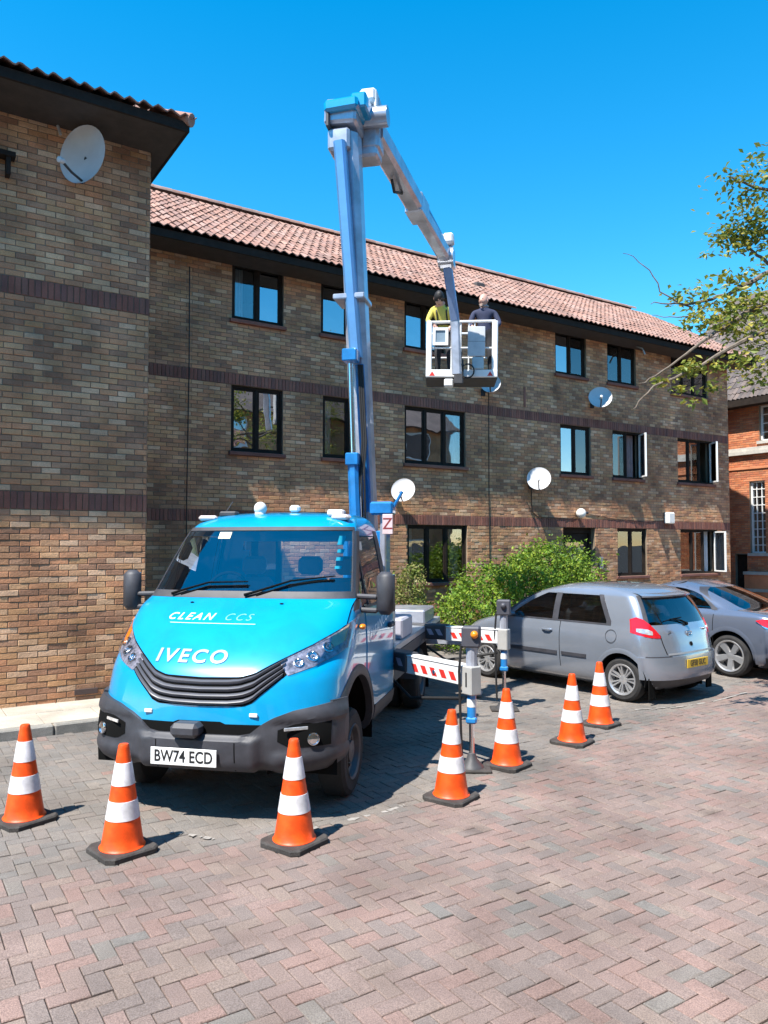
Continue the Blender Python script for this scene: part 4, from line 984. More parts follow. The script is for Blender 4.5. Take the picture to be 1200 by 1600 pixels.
    dv = sh.rx(0, .90, .004) - q @ Vector((0, .38, 0)); bd.v = [tuple(Vector(v) + dv) for v in bd.v]; bd.build('badge', CHR, b)
    text_part('badge_lettering', 'VVT-i', .05, CHR, b, Matrix.Translation(sh.rx(.42, .93, .004)) @ Matrix(((-1, 0, 0, 0), (0, 0, 1, 0), (0, 1, 0, 0), (0, 0, 0, 1))), .003)
    text_part('badge_lettering', 'YARIS', .05, CHR, b, Matrix.Translation(sh.rx(-.42, .93, .004)) @ Matrix(((-1, 0, 0, 0), (0, 0, 1, 0), (0, 1, 0, 0), (0, 0, 0, 1))), .003)
    wp = [sh.rx(x, z, .03) for x, z in ((0, 1.02), (-.08, 1.06), (-.25, 1.085), (-.42, 1.075))]; wp2 = [sh.rx(x, z, .022) for x, z in ((0, 1.02), (.12, 1.065), (.34, 1.09))]
    MB().tube(wp2, [.016, .012, .006], 6).tube([sh.rx(x, z, .012) for x, z in ((.05, 1.10), (.25, 1.095), (.46, 1.07))], .006, 6).sphere(sh.rx(0, 1.015, .02), .025, 10, 6).build('rear_wiper', BLK, b)
    MB().tube([sh.P(0, 12) + Vector((0, .5, -.02)), sh.P(0, 12) + Vector((0, .62, .16))], .004, 6).build('aerial', BLK, b)
    MB().lathe([(.03, 0), (.03, .006), (.02, .008), (.001, .008)], 14, Mr_(0, .76, .002)).build('tailgate_lock', BLK, b)
    for x in (-.36, .36): seat(o, x, 1.95, .55)
    seat(o, 0, 2.85, .55, 1.15, .55); MB().cbox(-.66, .66, .85, 1.25, .6, .98, .06).build('dashboard', SEAT, o)
    MB().box(-.68, .68, .5, 3.4, .2, .3).build('underbody', BLK, o, 0)
    return o
ch_ = R(141); fwd = Vector((math.sin(ch_), math.cos(ch_), 0))        # from nose to tail
rzc = math.atan2(-fwd.x, fwd.y)
def put(rear_wheel_near, xw, yw): 
    xl = Vector((math.cos(rzc), math.sin(rzc), 0)); return rear_wheel_near - fwd * yw - xl * xw
yl = put(Vector((3.10, 10.08, 0)), .80 * .98, 3.16 * .98)
hatchback('hatchback_car', 'small silver three door hatchback with yellow rear plate behind the cones', (yl.x, yl.y, 0), rzc, SILV, .98)

# ------------------------------------------------------------------ grey blue saloon cut by the right edge
def saloon(name, label, loc, rz, paint):
    o = tag(empty(name, loc, rz), label, 'car')
    sh = Shell([(.17, .35, 4.40, .70, .5, .4, 3, 3), (.26, .06, 4.66, .82, .6, .5, 3, 3), (.42, 0, 4.74, .875, .65, .55, 2.7, 2.7), (.60, .02, 4.73, .89, .65, .55, 2.7, 2.7), (.76, .12, 4.69, .888, .65, .50, 2.7, 2.8), (.88, .45, 4.64, .872, .6, .48, 2.7, 2.8),
                (.96, 1.15, 4.55, .845, .45, .40, 2.8, 2.8), (1.005, 1.42, 4.30, .80, .4, .36, 2.8, 2.6), (1.04, 1.52, 4.02, .77, .4, .45, 2.8, 2.6), (1.16, 1.74, 3.72, .725, .38, .5, 2.8, 2.5), (1.28, 2.0, 3.42, .675, .38, .5, 2.8, 2.5), (1.38, 2.28, 3.12, .605, .4, .5, 2.6, 2.4), (1.43, 2.5, 2.9, .48, .3, .3, 2.4, 2.4), (1.445, 2.6, 2.75, .25, .1, .1, 2, 2)])
    WF, WR, RW = .90, 3.76, .385; kb, kt = sh.kz(1.02), sh.kz(1.345); ks = sorted({*frange(0, 13, 52), kb, kt})
    def drop(u, k, p):
        if abs(p.x) > .62 and p.z < .80 and any((p.y - c) ** 2 + (p.z - .335) ** 2 < (RW + .022) ** 2 for c in (WF, WR)): return True
        if (abs(u) < .8 or abs(u) > 2.45) and kb < k < kt: return True
        if abs(u) > 1.0 and kb < k < kt and 1.9 + (p.z - 1.02) * 1.6 < p.y < 3.52 - max(0, p.z - 1.02) * 1.15 and abs(u) < 2.2: return True
        return False
    b = sh.body(sorted({*base_us(60), .8, 2.45, *frange(2, 2.45, 8)}), ks, drop).build('body', paint, o, 0); weld(b.data, 1e-4, 35)
    for sg in (1, -1):
        zh = lambda y: min(1.34, 1.03 + max(0, (y - 1.85) / 1.6), 1.03 + max(0.0, 1 - max(0, (y - 2.6) / .93) ** 2.4) * .31)
        spanel(sh, ypairs(sh, frange(1.88, 2.62, 10), lambda y: 1.02, zh, 8, sg), -.004, .004, 'front_side_window', CGLS, b); spanel(sh, ypairs(sh, frange(2.70, 3.52, 14), lambda y: 1.02, zh, 8, sg), -.004, .004, 'rear_side_window', CGLS, b)
        spanel(sh, [[(sh.uy(3.52 - max(0, z - 1.02) * 1.15 + dy, sh.kz(z), sg), sh.kz(z)) for dy in (-.075, -.02, .025)] for z in frange(1.01, 1.35, 8)], .004, .012, 'window_seal', BLKP, b)
        spanel(sh, ypairs(sh, [2.60, 2.66, 2.72], lambda y: 1.0, lambda y: 1.36, 6, sg), .003, .01, 'door_pillar', BLKP, b)
        spanel(sh, ypairs(sh, frange(1.85, 3.56, 24), lambda y: zh(y) - .004, lambda y: zh(y) + .02, 1, sg), .005, .01, 'window_trim', paint, b)
        for y0 in (1.60, 2.66, 3.50): spanel(sh, ypairs(sh, [y0, y0 + .010], lambda y: .45, lambda y: 1.0, 10, sg), .0015, .003, 'door_seam', BLK, b)
        for c in (WF, WR):
            P = []
            for (rr, off) in ((RW - .005, -.02), (RW - .005, .006), (RW + .030, .010), (RW + .058, .003)):
                P.append([sh.sy(c + rr * math.cos(a), max(.2, .335 + rr * math.sin(a)), off, sg) for a in frange(-.06 * math.pi, 1.06 * math.pi, 24)])
            MB().grid(P).build('arch_lip', paint, b, 60); rows = []
            for x in (.87, .5): rows.append([(x * sg, c + (RW + .01) * math.cos(a), .335 + (RW + .01) * math.sin(a)) for a in frange(-.1 * math.pi, 1.1 * math.pi, 20)])
            MB().grid(rows).box(.49 * sg, .50 * sg, c - .42, c + .42, .15, .75).build('wheel_well', BLK, b, 60)
            wheel(o, Vector((.765 * sg, c, .325)), sg, .325, .22, .235, 'alloy', 5)
        spanel(sh, [[(u * sg, sh.kz(z0 + (z1 - z0) * j / 8)) for (u, z0, z1) in ((2.02, .885, .90), (2.12, .82, .925), (2.3, .77, .93), (2.45, .76, .925), (2.6, .76, .90))] for j in range(9)], .008, .02, 'tail_lamp', RED, b)
        spanel(sh, [[(u * sg, sh.kz(z0 + d)) for (u, z0) in ((2.02, .875), (2.12, .80), (2.3, .745), (2.45, .735), (2.6, .735))] for d in (0, .018)], .012, .015, 'lamp_trim', CHR, b)
        spanel(sh, xpairs(sh, [x * sg for x in frange(.5, .82, 6)], lambda x: .62, lambda x: .74, 4), .006, .02, 'headlamp', CLR, b)
        spanel(sh, [[(u * sg, sh.kz(z)) for u in frange(2.15, 2.9, 10)] for z in (.36, .375)], .012, .02, 'bumper_chrome', CHR, b)
        mp = sh.sy(1.95, 1.05, 0, sg); MB().sphere((0, 0, 0), .1, 14, 8, (.9, .5, .65), Matrix.Translation(mp + Vector((.14 * sg, -.02, .03)))).tube([mp, mp + Vector((.1 * sg, 0, 0))], .022, 8).build('door_mirror', paint, b, 60)
        spanel(sh, [[(u * sg, k) for u in frange(2.46, 3, 10)] for k in frange(kb, kt, 8)], -.003, .004, 'rear_window', CGLS, b)
        spanel(sh, [[(u * sg, sh.kz(z)) for u in frange(2.1, 3, 12)] for z in (.21, .28, .36)], .012, .03, 'bumper_skirt', BLKP, b)
    spanel(sh, [[(u, k) for u in frange(-.8, .8, 16)] for k in frange(kb, kt, 8)], -.003, .004, 'windscreen', CGLS, b)
    for x in (-.38, .38): seat(o, x, 2.5, .5)
    seat(o, 0, 3.4, .5, 1.2, .5); MB().cbox(-.7, .7, 1.4, 1.8, .6, .96, .06).build('dashboard', SEAT, o); MB().box(-.7, .7, .6, 4.2, .2, .32).build('underbody', BLK, o, 0)
    return o
ch_ = R(144); fwd = Vector((math.sin(ch_), math.cos(ch_), 0)); rzc = math.atan2(-fwd.x, fwd.y)
ml = put(Vector((5.33, 11.95, 0)), .87, 3.76)
saloon('saloon_car', 'grey blue saloon with five spoke alloys, cut off by the right edge', (ml.x, ml.y, 0), rzc, SIL2)
# ------------------------------------------------------------------ the lift truck
TC = Vector((-1.38, 5.72, 0)); TH = R(12)
TRK = tag(empty('lift_truck', TC, -TH), 'bright blue flatbed lift truck with raised boom, outriggers down, ringed by cones', 'truck')
MT = Matrix.Translation(TC) @ Matrix.Rotation(-TH, 4, 'Z'); MTi = MT.inverted()
def T_(u, v, d): return MTi @ world_at(u, v, d)
BLUE = mat('bright cyan blue paint', (.0, .295, .58), .30, var=.06, scale=2, coat=1.0, spec=.5, stain=.10, sscale=3)
BBLUE = mat('boom blue paint', (.015, .20, .52), .32, var=.10, scale=4, coat=.8, stain=.2, sscale=5); PBLU = mat('pale steel blue paint', (.13, .32, .60), .28, metal=.3, var=.10, scale=4, coat=.8)
GREY = mat('light grey boom paint', (.46, .48, .55), .30, var=.12, scale=4, coat=.5, metal=.35, stain=.2, sscale=4)
WHT = mat('white machine paint', (.74, .74, .73), .4, var=.06, scale=5)
DGR = mat('dark grey chassis paint', (.05, .05, .055), .55, var=.2)
ALU = mat('aluminium sheet', (.55, .56, .57), .4, metal=.7, var=.08)
REDP = mat('red sign paint', (.60, .03, .02), .45)
SILVL = mat('silver lettering', (.72, .73, .76), .25, metal=.6, var=.03); WLET = mat('white vinyl lettering', (.72, .80, .84), .5, var=.05)
TGLS = glass('windscreen glass', (.82, .87, .87), .18, 1.55, .06)
HOSE = mat('black rubber hose', (.015, .015, .016), .6)
sh = Shell([(.40, .12, 2.45, .90, .42, .05, 2.8, 4), (.47, .04, 2.45, .97, .46, .05, 2.7, 4), (.60, .03, 2.45, .995, .48, .05, 2.7, 4), (.74, .035, 2.45, 1.0, .52, .05, 2.6, 4), (.86, .045, 2.45, 1.0, .56, .05, 2.5, 4), (1.0, .075, 2.45, 1.0, .60, .05, 2.5, 4), (1.08, .115, 2.45, 1.0, .60, .05, 2.5, 4),
            (1.18, .21, 2.45, 1.0, .58, .05, 2.5, 4), (1.30, .365, 2.45, .995, .52, .05, 2.6, 4), (1.42, .545, 2.45, .985, .42, .05, 2.8, 4), (1.52, .715, 2.45, .965, .32, .05, 3.0, 4), (1.58, .835, 2.45, .945, .28, .05, 3.0, 4),
            (1.66, .905, 2.45, .925, .28, .05, 3.0, 4), (1.90, 1.10, 2.45, .880, .28, .05, 3.0, 4), (2.10, 1.27, 2.45, .838, .28, .05, 3.0, 4), (2.21, 1.37, 2.45, .805, .30, .06, 3.0, 4), (2.28, 1.48, 2.44, .765, .34, .10, 2.8, 3.5), (2.33, 1.62, 2.40, .69, .40, .2, 2.6, 3), (2.36, 1.85, 2.25, .50, .4, .3, 2.4, 2.4), (2.37, 2.0, 2.1, .2, .05, .05, 2, 2)])
K = sh.kz; kwb, kwt = K(1.625), K(2.185); AY, AZ, AR = .88, .42, .575
UP = .86                          # edge of the windscreen on the plan curve
ksw0, ksw1 = K(1.50), K(2.13)
def drop(u, k, p):
    if abs(p.x) > .70 and p.z < 1.1 and (p.y - AY) ** 2 + (p.z - AZ) ** 2 < (AR + .02) ** 2: return True
    if abs(u) < UP and kwb < k < kwt: return True
    if 1.0 < abs(u) < 1.86 and ksw0 < k < ksw1 and p.y > 1.16 + (p.z - 1.5) * .5: return True
    if abs(u) > 2.3 and abs(p.x) < .62 and K(1.65) < k < K(2.08): return True
    return False
us = sorted({*frange(0, .8, 16), UP, *frange(.88, 1, 6), *frange(1, 2, 50), 1.86, 2.0, 2.1, 2.3, 2.4, 2.5, 2.6, 2.7, 2.8, 2.9, 3.0})
ks = sorted({*frange(0, 19, 95), kwb, kwt, ksw0, ksw1, K(1.65), K(2.08)})
cab = sh.body(us, ks, drop).build('cab', BLUE, TRK, 0); weld(cab.data, 1e-4, 40)
# bonnet
blo = [(0, 1.050), (.30, 1.058), (.40, 1.085), (.56, 1.172), (.75, 1.268), (.90, 1.362), (.94, 1.40)]
bon = spanel(sh, xpairs(sh, frange(-.938, .938, 60), lambda x: lin(blo, x), lambda x: 1.585, 18), .010, .022, 'bonnet', BLUE, cab, 50)
# grille: black field and four slats
glo = [(0, .850), (.34, .856), (.40, .880), (.46, .935), (.64, 1.085)]
gl_ = lambda x: lin(glo, x); gh_ = lambda x: lin(blo, x) - .008
gr = spanel(sh, xpairs(sh, frange(-.625, .625, 50), gl_, gh_, 8), .003, .01, 'grille', BLK, cab)
for i in range(4):
    a, e = i / 4 + .035, i / 4 + .205
    w_ = .60
    f = lambda q: (lambda x: gl_(x) + (gh_(x) - gl_(x)) * min(.97, max(.03, q + .05 * max(0, min(1, (x - .22) / .12)))))
    rows = xpairs(sh, frange(-w_, w_, 50), f(a), f(e), 4)
    G = [[sh.pt(u, k, .008 + .016 * math.sin(math.pi * j / 4)) for u, k in r] for j, r in enumerate(rows)]
    s_ = MB().grid(G); s_.grid([G[0], [p + Vector((0, .02, 0)) for p in G[0]]]).grid([G[-1], [p + Vector((0, .02, 0)) for p in G[-1]]]); s_.build('slat', mat('satin grey plastic', (.085, .088, .105), .38, var=.1), gr, 50)
# headlamps
for sg in (1, -1):
    hlo = [(.56, 1.150), (.635, 1.068), (.80, 1.122), (.93, 1.190), (.995, 1.25)]; hhi = [(.56, 1.163), (.75, 1.260), (.90, 1.354), (.96, 1.415), (.995, 1.45)]
    xs = [x * sg for x in (.56, .58, .60, .635, .67, .72, .76, .80, .84, .88, .91, .935, .955, .97, .98)]
    hb = spanel(sh, xpairs(sh, xs, lambda x: lin(hlo, x), lambda x: lin(hhi, x), 6), .004, .012, 'headlamp', mat('headlamp reflector', (.34, .33, .38), .28, metal=.5, var=.75, scale=26), cab)
    for (x, z, r) in ((.69, 1.150, .042), (.775, 1.190, .050), (.86, 1.245, .046)):
        c = sh.fx(x * sg, z, .006); n = sh.Nn(sh.ux(x * sg, K(z)), K(z)); Q = Matrix.Translation(c) @ n.to_track_quat('Z', 'Y').to_matrix().to_4x4()
        MB().lathe([(r, 0), (r * .98, .008), (r * .8, .010), (r * .7, .002), (r * .3, -.004), (.001, .006)], 20, Q, cap=False).build('reflector_bowl', CHR, hb, 40)
    spanel(sh, xpairs(sh, [x * sg for x in (.87, .90, .92, .94, .955)], lambda x: lin(hlo, x) + .07, lambda x: lin(hhi, x) - .012, 3), .010, .008, 'indicator', AMB if sg < 0 else mat('warm lamp lens', (.75, .55, .30), .15, metal=.4, var=.3, coat=1.0), hb)
    spanel(sh, xpairs(sh, xs, lambda x: lin(hlo, x) + .002, lambda x: lin(hhi, x) - .002, 6), .019, .005, 'lens', glass('lamp lens', (.9, .9, .92), .06, 1.4), hb)
    # bumper corner, fog lamp pocket, daytime lamp
    MB().cbox(-.032, .032, -.014, .0, -.014, .014, .004, Matrix.Translation(sh.fx(.42 * sg, .795, .002))).build('marker_lamp', WHT, cab)
    pk = spanel(sh, xpairs(sh, [x * sg for x in frange(.60, .93, 10)], lambda x: .575 + max(0, (.68 - x)) * .5, lambda x: .735 - max(0, (.72 - x)) * .35, 4), .037, .01, 'fog_lamp_pocket', BLK, cab)
    c = sh.fx(.83 * sg, .625, .040); n = sh.Nn(sh.ux(.83 * sg, K(.625)), K(.625)); Q = Matrix.Translation(c) @ n.to_track_quat('Z', 'Y').to_matrix().to_4x4()
    MB().lathe([(.048, 0), (.046, .012), (.040, .014), (.036, .006), (.001, .012)], 22, Q, cap=False).build('fog_lamp', CHR, pk, 40)
    MB().cbox(-.09, .09, -.012, .012, 0, .01, .003, Matrix.Translation(sh.fx(.72 * sg, .70, .040)) @ n.to_track_quat('Z', 'Y').to_matrix().to_4x4()).build('step_lamp', CLR, pk)
bhi = [(0, .652), (.32, .652), (.40, .665), (.48, .73), (.56, .775), (.70, .825), (.90, .858), (1.0, .872)]
xb = [x for x in frange(-.99, .99, 80)]
blo2 = [(0, .412), (.40, .412), (1.0, .43)]
sb_ = xpairs(sh, xb, lambda x: lin(blo2, x), lambda x: lin(bhi, x), 20)
def sst(a, b, x): t_ = max(0, min(1, (x - a) / (b - a))); return t_ * t_ * (3 - 2 * t_)
bg_, bn_ = [], []
for r in sb_:
    g_, n_ = [], []
    for u, k in r:
        p, n = sh.P(u, k), sh.Nn(u, k); ex_ = .040 * (1 - sst(.42, .50, abs(p.x))) * sst(.42, .445, p.z) * (1 - sst(.615, .65, p.z)) + .022 * sst(.52, .60, abs(p.x)) * (1 - sst(.50, .56, p.z)) + .018 * sst(.5, .6, abs(p.x)) * sst(.73, .76, p.z) * (1 - sst(.80, .86, p.z))
        g_.append(p + n * ex_); n_.append(n)
    bg_.append(g_); bn_.append(n_)
bump_ = skin_panel(bg_, bn_, .034, .05, 'bumper', BLKP, cab, 30)
spanel(sh, [[(sh.ux(x, K(lin(blo, abs(x)) - d_)), K(lin(blo, abs(x)) - d_)) for x in frange(-.938, .938, 60)] for d_ in (.010, .0005)], .0045, .004, 'bonnet_seam', BLK, cab)
for sg in (1, -1): spanel(sh, [[(sh.ux(x * sg, K(z)), K(z)) for x in (.937, .944)] for z in frange(1.405, 1.585, 6)], .0045, .004, 'bonnet_seam', BLK, cab)
spanel(sh, xpairs(sh, frange(-.50, .50, 24), lambda x: .645, lambda x: .742 - .016 * (x > .2), 3), .006, .01, 'lower_intake', BLK, cab)
for sg in (1, -1):
    spanel(sh, ypairs(sh, frange(.33, .50, 6), lambda y: .43, lambda y: .875, 8, sg), .030, .05, 'bumper_end', BLKP, cab, 40)
    for x0 in (.30,): spanel(sh, xpairs(sh, [x0 * sg, (x0 + .008) * sg], lambda x: .45, lambda x: .61, 5), .0755, .004, 'bumper_seam', BLK, bump_)
MB().cbox(-.17, .05, -.11, .04, .640, .745, .03).build('radar_housing', BLKP, cab)
pq = Matrix.Translation((-.075, -.060, .497)) @ Matrix.Rotation(R(90), 4, 'X')
plate(cab, pq, 'BW74 ECD', PLW, .52, .125, .118, .80)
# lettering that follows the bonnet
def on_bonnet(cx, cz, off): return lambda c: sh.fx(cx + c.x, cz + c.y * .80, off + c.z)
text_part('raised_lettering', 'IVECO', .150, SILVL, cab, None, .006, 1.25, 0, 1.18, on_bonnet(-.145, 1.175, .0125), .003)
text_part('vinyl_lettering', 'CLEAN', .085, WLET, cab, None, .0006, 1.35, .25, 1.25, on_bonnet(-.345, 1.445, .0115), .001)
text_part('vinyl_lettering', 'CCS', .085, mat('pale blue vinyl', (.20, .50, .72), .5), cab, None, .0006, 1.35, .25, 1.25, on_bonnet(.075, 1.445, .0115), -.001)
spanel(sh, xpairs(sh, frange(-.5, .25, 20), lambda x: 1.400, lambda x: 1.403, 1), .0112, .002, 'vinyl_line', WLET, cab)
for x in (-.42, .38): MB().sphere(sh.fx(x, 1.545, .012), .012, 8, 6, (1.6, 1, .7)).build('washer_jet', BLK, cab)
# glass
ws = spanel(sh, [[(u, k) for u in frange(-UP, UP, 30)] for k in frange(kwb, kwt, 12)], .000, .005, 'windscreen', TGLS, cab, 60)
for (ua, ub) in ((-UP - .02, -UP + .035), (UP - .035, UP + .02)): spanel(sh, [[(u, k) for u in frange(ua, ub, 2)] for k in frange(K(1.585), K(2.205), 12)], .006, .008, 'windscreen_seal', BLKP, ws)
spanel(sh, [[(u, k) for u in frange(-UP, UP, 30)] for k in frange(kwt - .12, K(2.205), 2)], .006, .008, 'windscreen_seal', BLKP, ws)
spanel(sh, [[(u, k) for u in frange(-.9, .9, 30)] for k in frange(K(1.588), K(1.645), 2)], .008, .012, 'cowl', BLKP, cab)
for sg in (1, -1):       # dark A pillars, side glass, doors
    spanel(sh, [[(u * sg, k) for u in frange(UP + .015, 1.0, 6) + [1.03]] for k in frange(K(1.50), K(2.17), 12)], .005, .01, 'pillar_trim', mat('graphite pillar', (.05, .05, .058), .4, coat=.3), cab, 60)
    ylo = lambda y: 1.505; yhi = lambda y: min(2.12, 1.52 + max(0, (y - 1.17) / .48))
    spanel(sh, ypairs(sh, frange(1.18, 2.30, 14), ylo, yhi, 8, sg), -.003, .004, 'side_window', TGLS, cab, 60)
    spanel(sh, ypairs(sh, [1.42, 1.455], ylo, lambda y: 2.0, 6, sg), .004, .01, 'quarter_bar', BLKP, cab)
    spanel(sh, ypairs(sh, frange(2.22, 2.36, 3), lambda y: 1.48, lambda y: 2.18, 8, sg), .004, .01, 'rear_pillar_trim', BLKP, cab)
    dl = lambda y: .62 if y > 1.52 else .62 + math.sqrt(max(0, (AR + .06) ** 2 - (y - AY) ** 2)) * .55
    dr_ = spanel(sh, ypairs(sh, frange(1.22, 2.32, 16), lambda y: max(.60, AZ + math.sqrt(max(0, (AR + .07) ** 2 - (y - AY) ** 2))), lambda y: 1.49, 10, sg), .007, .016, 'door', BLUE, cab, 50)
    p = sh.sy(2.16, 1.26, .03, sg); MB().cbox(-.02, .02, -.09, .09, -.025, .025, .012, Matrix.Translation(p)).build('door_handle', BLKP, dr_)
    spanel(sh, ypairs(sh, frange(1.25, 2.30, 8), lambda y: 1.488, lambda y: 1.512, 1, sg), .010, .014, 'waist_seal', BLKP, dr_)
    spanel(sh, ypairs(sh, frange(1.53, 2.40, 8), lambda y: .41, lambda y: .60, 3, sg), .012, .02, 'sill', BLKP, cab)
    # arch
    P = []
    for (rr, off) in ((AR - .02, -.05), (AR - .02, .012), (AR + .03, .016), (AR + .065, .004)):
        P.append([sh.sy(AY + rr * math.cos(a), max(.41, AZ + rr * math.sin(a)), off, sg) for a in frange(-.02 * math.pi, 1.0 * math.pi, 30)])
    MB().grid(P).build('arch_lip', BLKP, cab, 60)
    rows = [[(x * sg, AY + (AR + .01) * math.cos(a), AZ + (AR + .01) * math.sin(a)) for a in frange(-.05 * math.pi, 1.05 * math.pi, 20)] for x in (.99, .45)]
    MB().grid(rows).box(.44 * sg, .45 * sg, .3, 1.6, .3, 1.05).build('wheel_well', BLK, cab, 60)
    wheel(TRK, Vector((.86 * sg, AY, .352)), sg, .352, .225, .215, 'steel', m=STEEL)
    wheel(TRK, Vector((.865 * sg, 4.33, .372)), sg, .372, .225, .215, 'steel', m=STEEL); wheel(TRK, Vector((.62 * sg, 4.33, .372)), sg, .372, .2, .215, 'steel', m=STEEL)
    # mirror on two arms
    q = sh.sy(1.18, 1.60, 0, sg); mm = MB().cbox(-.078, .078, -.055, .06, -.165, .20, .042, Matrix.Translation((1.185 * sg, 1.12, 1.615)) @ Matrix.Rotation(R(-14 * sg), 4, 'Z')).build('mirror', BLKP, TRK, 60)
    MB().cbox(-.062, .062, .060, .066, -.14, .175, .003, Matrix.Translation((1.185 * sg, 1.12, 1.615)) @ Matrix.Rotation(R(-14 * sg), 4, 'Z')).build('mirror_glass', CHR, mm)
    for z in (1.60, 1.485): MB().cbox(-.15, .10, -.03, .03, -.022, .022, .015, Matrix.Translation((1.02 * sg, 1.13, z)) @ Matrix.Rotation(R(2 * sg), 4, 'Y')).build('mirror_arm', BLKP, mm)
    MB().sphere((1.02 * sg, .98, 1.36), .03, 10, 8, (1, 1.5, .8)).build('side_repeater', AMB, cab)
    MB().cbox(-.09, .09, -.05, .05, -.02, .03, .02, Matrix.Translation(sh.fx(.66 * sg, 2.285, .012)) @ Matrix.Rotation(R(-12 * sg), 4, 'Z')).build('roof_marker_lamp', mat('pinkish clear lamp', (.62, .52, .50), .2, coat=.8), cab)
text_part('vinyl_lettering', 'CLEANCCS', .13, WLET, cab, None, .0006, 1.15, .2, 1.2, lambda c: sh.sy(1.72 + c.x, 1.30 + c.y + c.x * .18, .0085 + c.z, 1))
text_part('vinyl_lettering', 'drainage & surveys', .05, WLET, cab, None, .0006, 1.1, .2, 1.0, lambda c: sh.sy(1.50 + c.x, 1.10 + c.y + c.x * .18, .0085 + c.z, 1)) if False else None
# wipers, sticker, interior
for pts in (((-.66, 1.60), (-.58, 1.63), (-.34, 1.70), (.02, 1.71)), ((.02, 1.60), (.12, 1.63), (.40, 1.72), (.76, 1.76))):
    MB().tube([sh.fx(x, z, .03) for x, z in pts], [.014, .012, .009, .006], 6).tube([sh.fx(x, z - .022, .014) for x, z in pts[1:]], .007, 6).build('wiper', BLK, cab)
spanel(sh, xpairs(sh, frange(-.42, -.30, 3), lambda x: 2.10, lambda x: 2.16, 2), .003, .002, 'sticker_or_reflection', mat('cream sticker', (.62, .62, .42), .6), ws)
for (z0, z1, x0) in ((2.05, 2.13, .765), (1.98, 2.01, .78), (1.91, 1.94, .785), (1.84, 1.865, .79)): spanel(sh, xpairs(sh, frange(x0 - .055, x0, 3), lambda x: z0, lambda x: z1, 2), -.006, .003, 'sticker_or_reflection', mat('cyan reflection', (.02, .45, .60), .5), ws)  # blue marks reflected at the windscreen edge, put in as cyan strips
MB().cbox(-.84, .84, 1.0, 1.42, 1.15, 1.56, .08).build('dashboard', SEAT, cab)
MB().tube([(-.42 + .19 * math.cos(a), 1.50 + .06 * math.sin(a), 1.62 + .16 * math.sin(a)) for a in frange(0, 2 * math.pi, 28)[:-1]], .016, 8, closed=True).tube([(-.42, 1.40, 1.50), (-.42, 1.50, 1.62)], .03, 8).cbox(-.6, -.24, 1.49, 1.51, 1.60, 1.64, .008).build('steering_wheel', BLK, cab)
for x in (-.45, .16, .56): seat(cab, x, 2.12, 1.06, .44, .66, .18)
MB().box(-.9, .9, .6, 2.4, .40, .46).build('floor_pan', BLK, cab, 0)
MB().cbox(-.55, -.42, 2.10, 2.13, 1.55, 1.80, .01).build('hanging_vest', mat('hi vis orange cloth', (.85, .25, .10), .8), cab) if False else None
# roof fittings
MB().sphere((0, 0, 0), .062, 18, 12, (1, 1, 1.05), Matrix.Translation((-.18, 1.72, 2.395))).lathe([(.055, 0), (.05, .04)], 16, Matrix.Translation((-.18, 1.72, 2.34))).build('beacon', WHT, cab)
MB().cbox(-.09, .09, -.05, .05, 0, .055, .015, Matrix.Translation((-.50, 1.72, 2.315))).tube([(-.56, 1.72, 2.33), (-.50, 1.80, 2.47)], .004, 6).build('aerial', BLKP, cab)
MB().cbox(-.08, .08, -.05, .05, 0, .06, .015, Matrix.Translation((.60, 1.66, 2.315))).build('work_lamp', mat('white lamp box', (.7, .66, .66), .3), cab)
MB().cbox(-.05, .05, -.04, .04, 0, .07, .02, Matrix.Translation((.13, 1.85, 2.36))).build('roof_bracket', WHT, cab)

# ---- chassis, deck, lockers
MB().cbox(.30, .42, .9, 5.95, .46, .66, .01).cbox(-.42, -.30, .9, 5.95, .46, .66, .01).box(-.3, .3, 3.0, 3.1, .5, .62).box(-.3, .3, 5.6, 5.7, .5, .62).tube([(-.85, 4.33, .372), (.85, 4.33, .372)], .06, 10).tube([(-.85, .93, .372), (.85, .93, .372)], .05, 10).build('chassis', DGR, TRK)
dk_ = MB().cbox(-.98, .98, 2.56, 6.0, .92, .99, .008).build('deck', ALU, TRK)
MB().box(-.985, -.955, 2.56, 6.0, .80, .92).box(.955, .985, 2.56, 6.0, .80, .92).build('deck_rail', DGR, dk_)
MB().cbox(.60, .96, 2.60, 3.25, .60, .90, .012).build('side_locker', DGR, TRK); MB().cbox(-.96, -.60, 2.60, 3.6, .50, .90, .012).build('side_locker', ALU, TRK)
MB().cbox(.90, .93, 2.62, 2.86, 1.0, 1.42, .006).build('upright_plate', ALU, TRK)
MB().cbox(.35, .96, 3.1, 3.75, .99, 1.22, .02).build('tool_box', mat('pale lavender paint', (.48, .47, .53), .4), TRK)
MB().cbox(-.9, -.3, 4.3, 5.5, .99, 1.30, .02).build('tool_box', WHT, TRK)
MB().cbox(.40, .95, 4.75, 5.6, .99, 1.18, .02).build('tool_box', GREY, TRK)
for sg in (1, -1):
    rows = [[(x * sg, 4.33 + .46 * math.cos(a), .40 + .46 * math.sin(a)) for a in frange(.02 * math.pi, .98 * math.pi, 14)] for x in (.50, .99)]
    MB().grid(rows).build('mudguard', BLKP, TRK, 60)
    MB().box(.52 * sg, .98 * sg, 4.86, 4.875, .16, .60).build('mud_flap', BLK, TRK, 0)

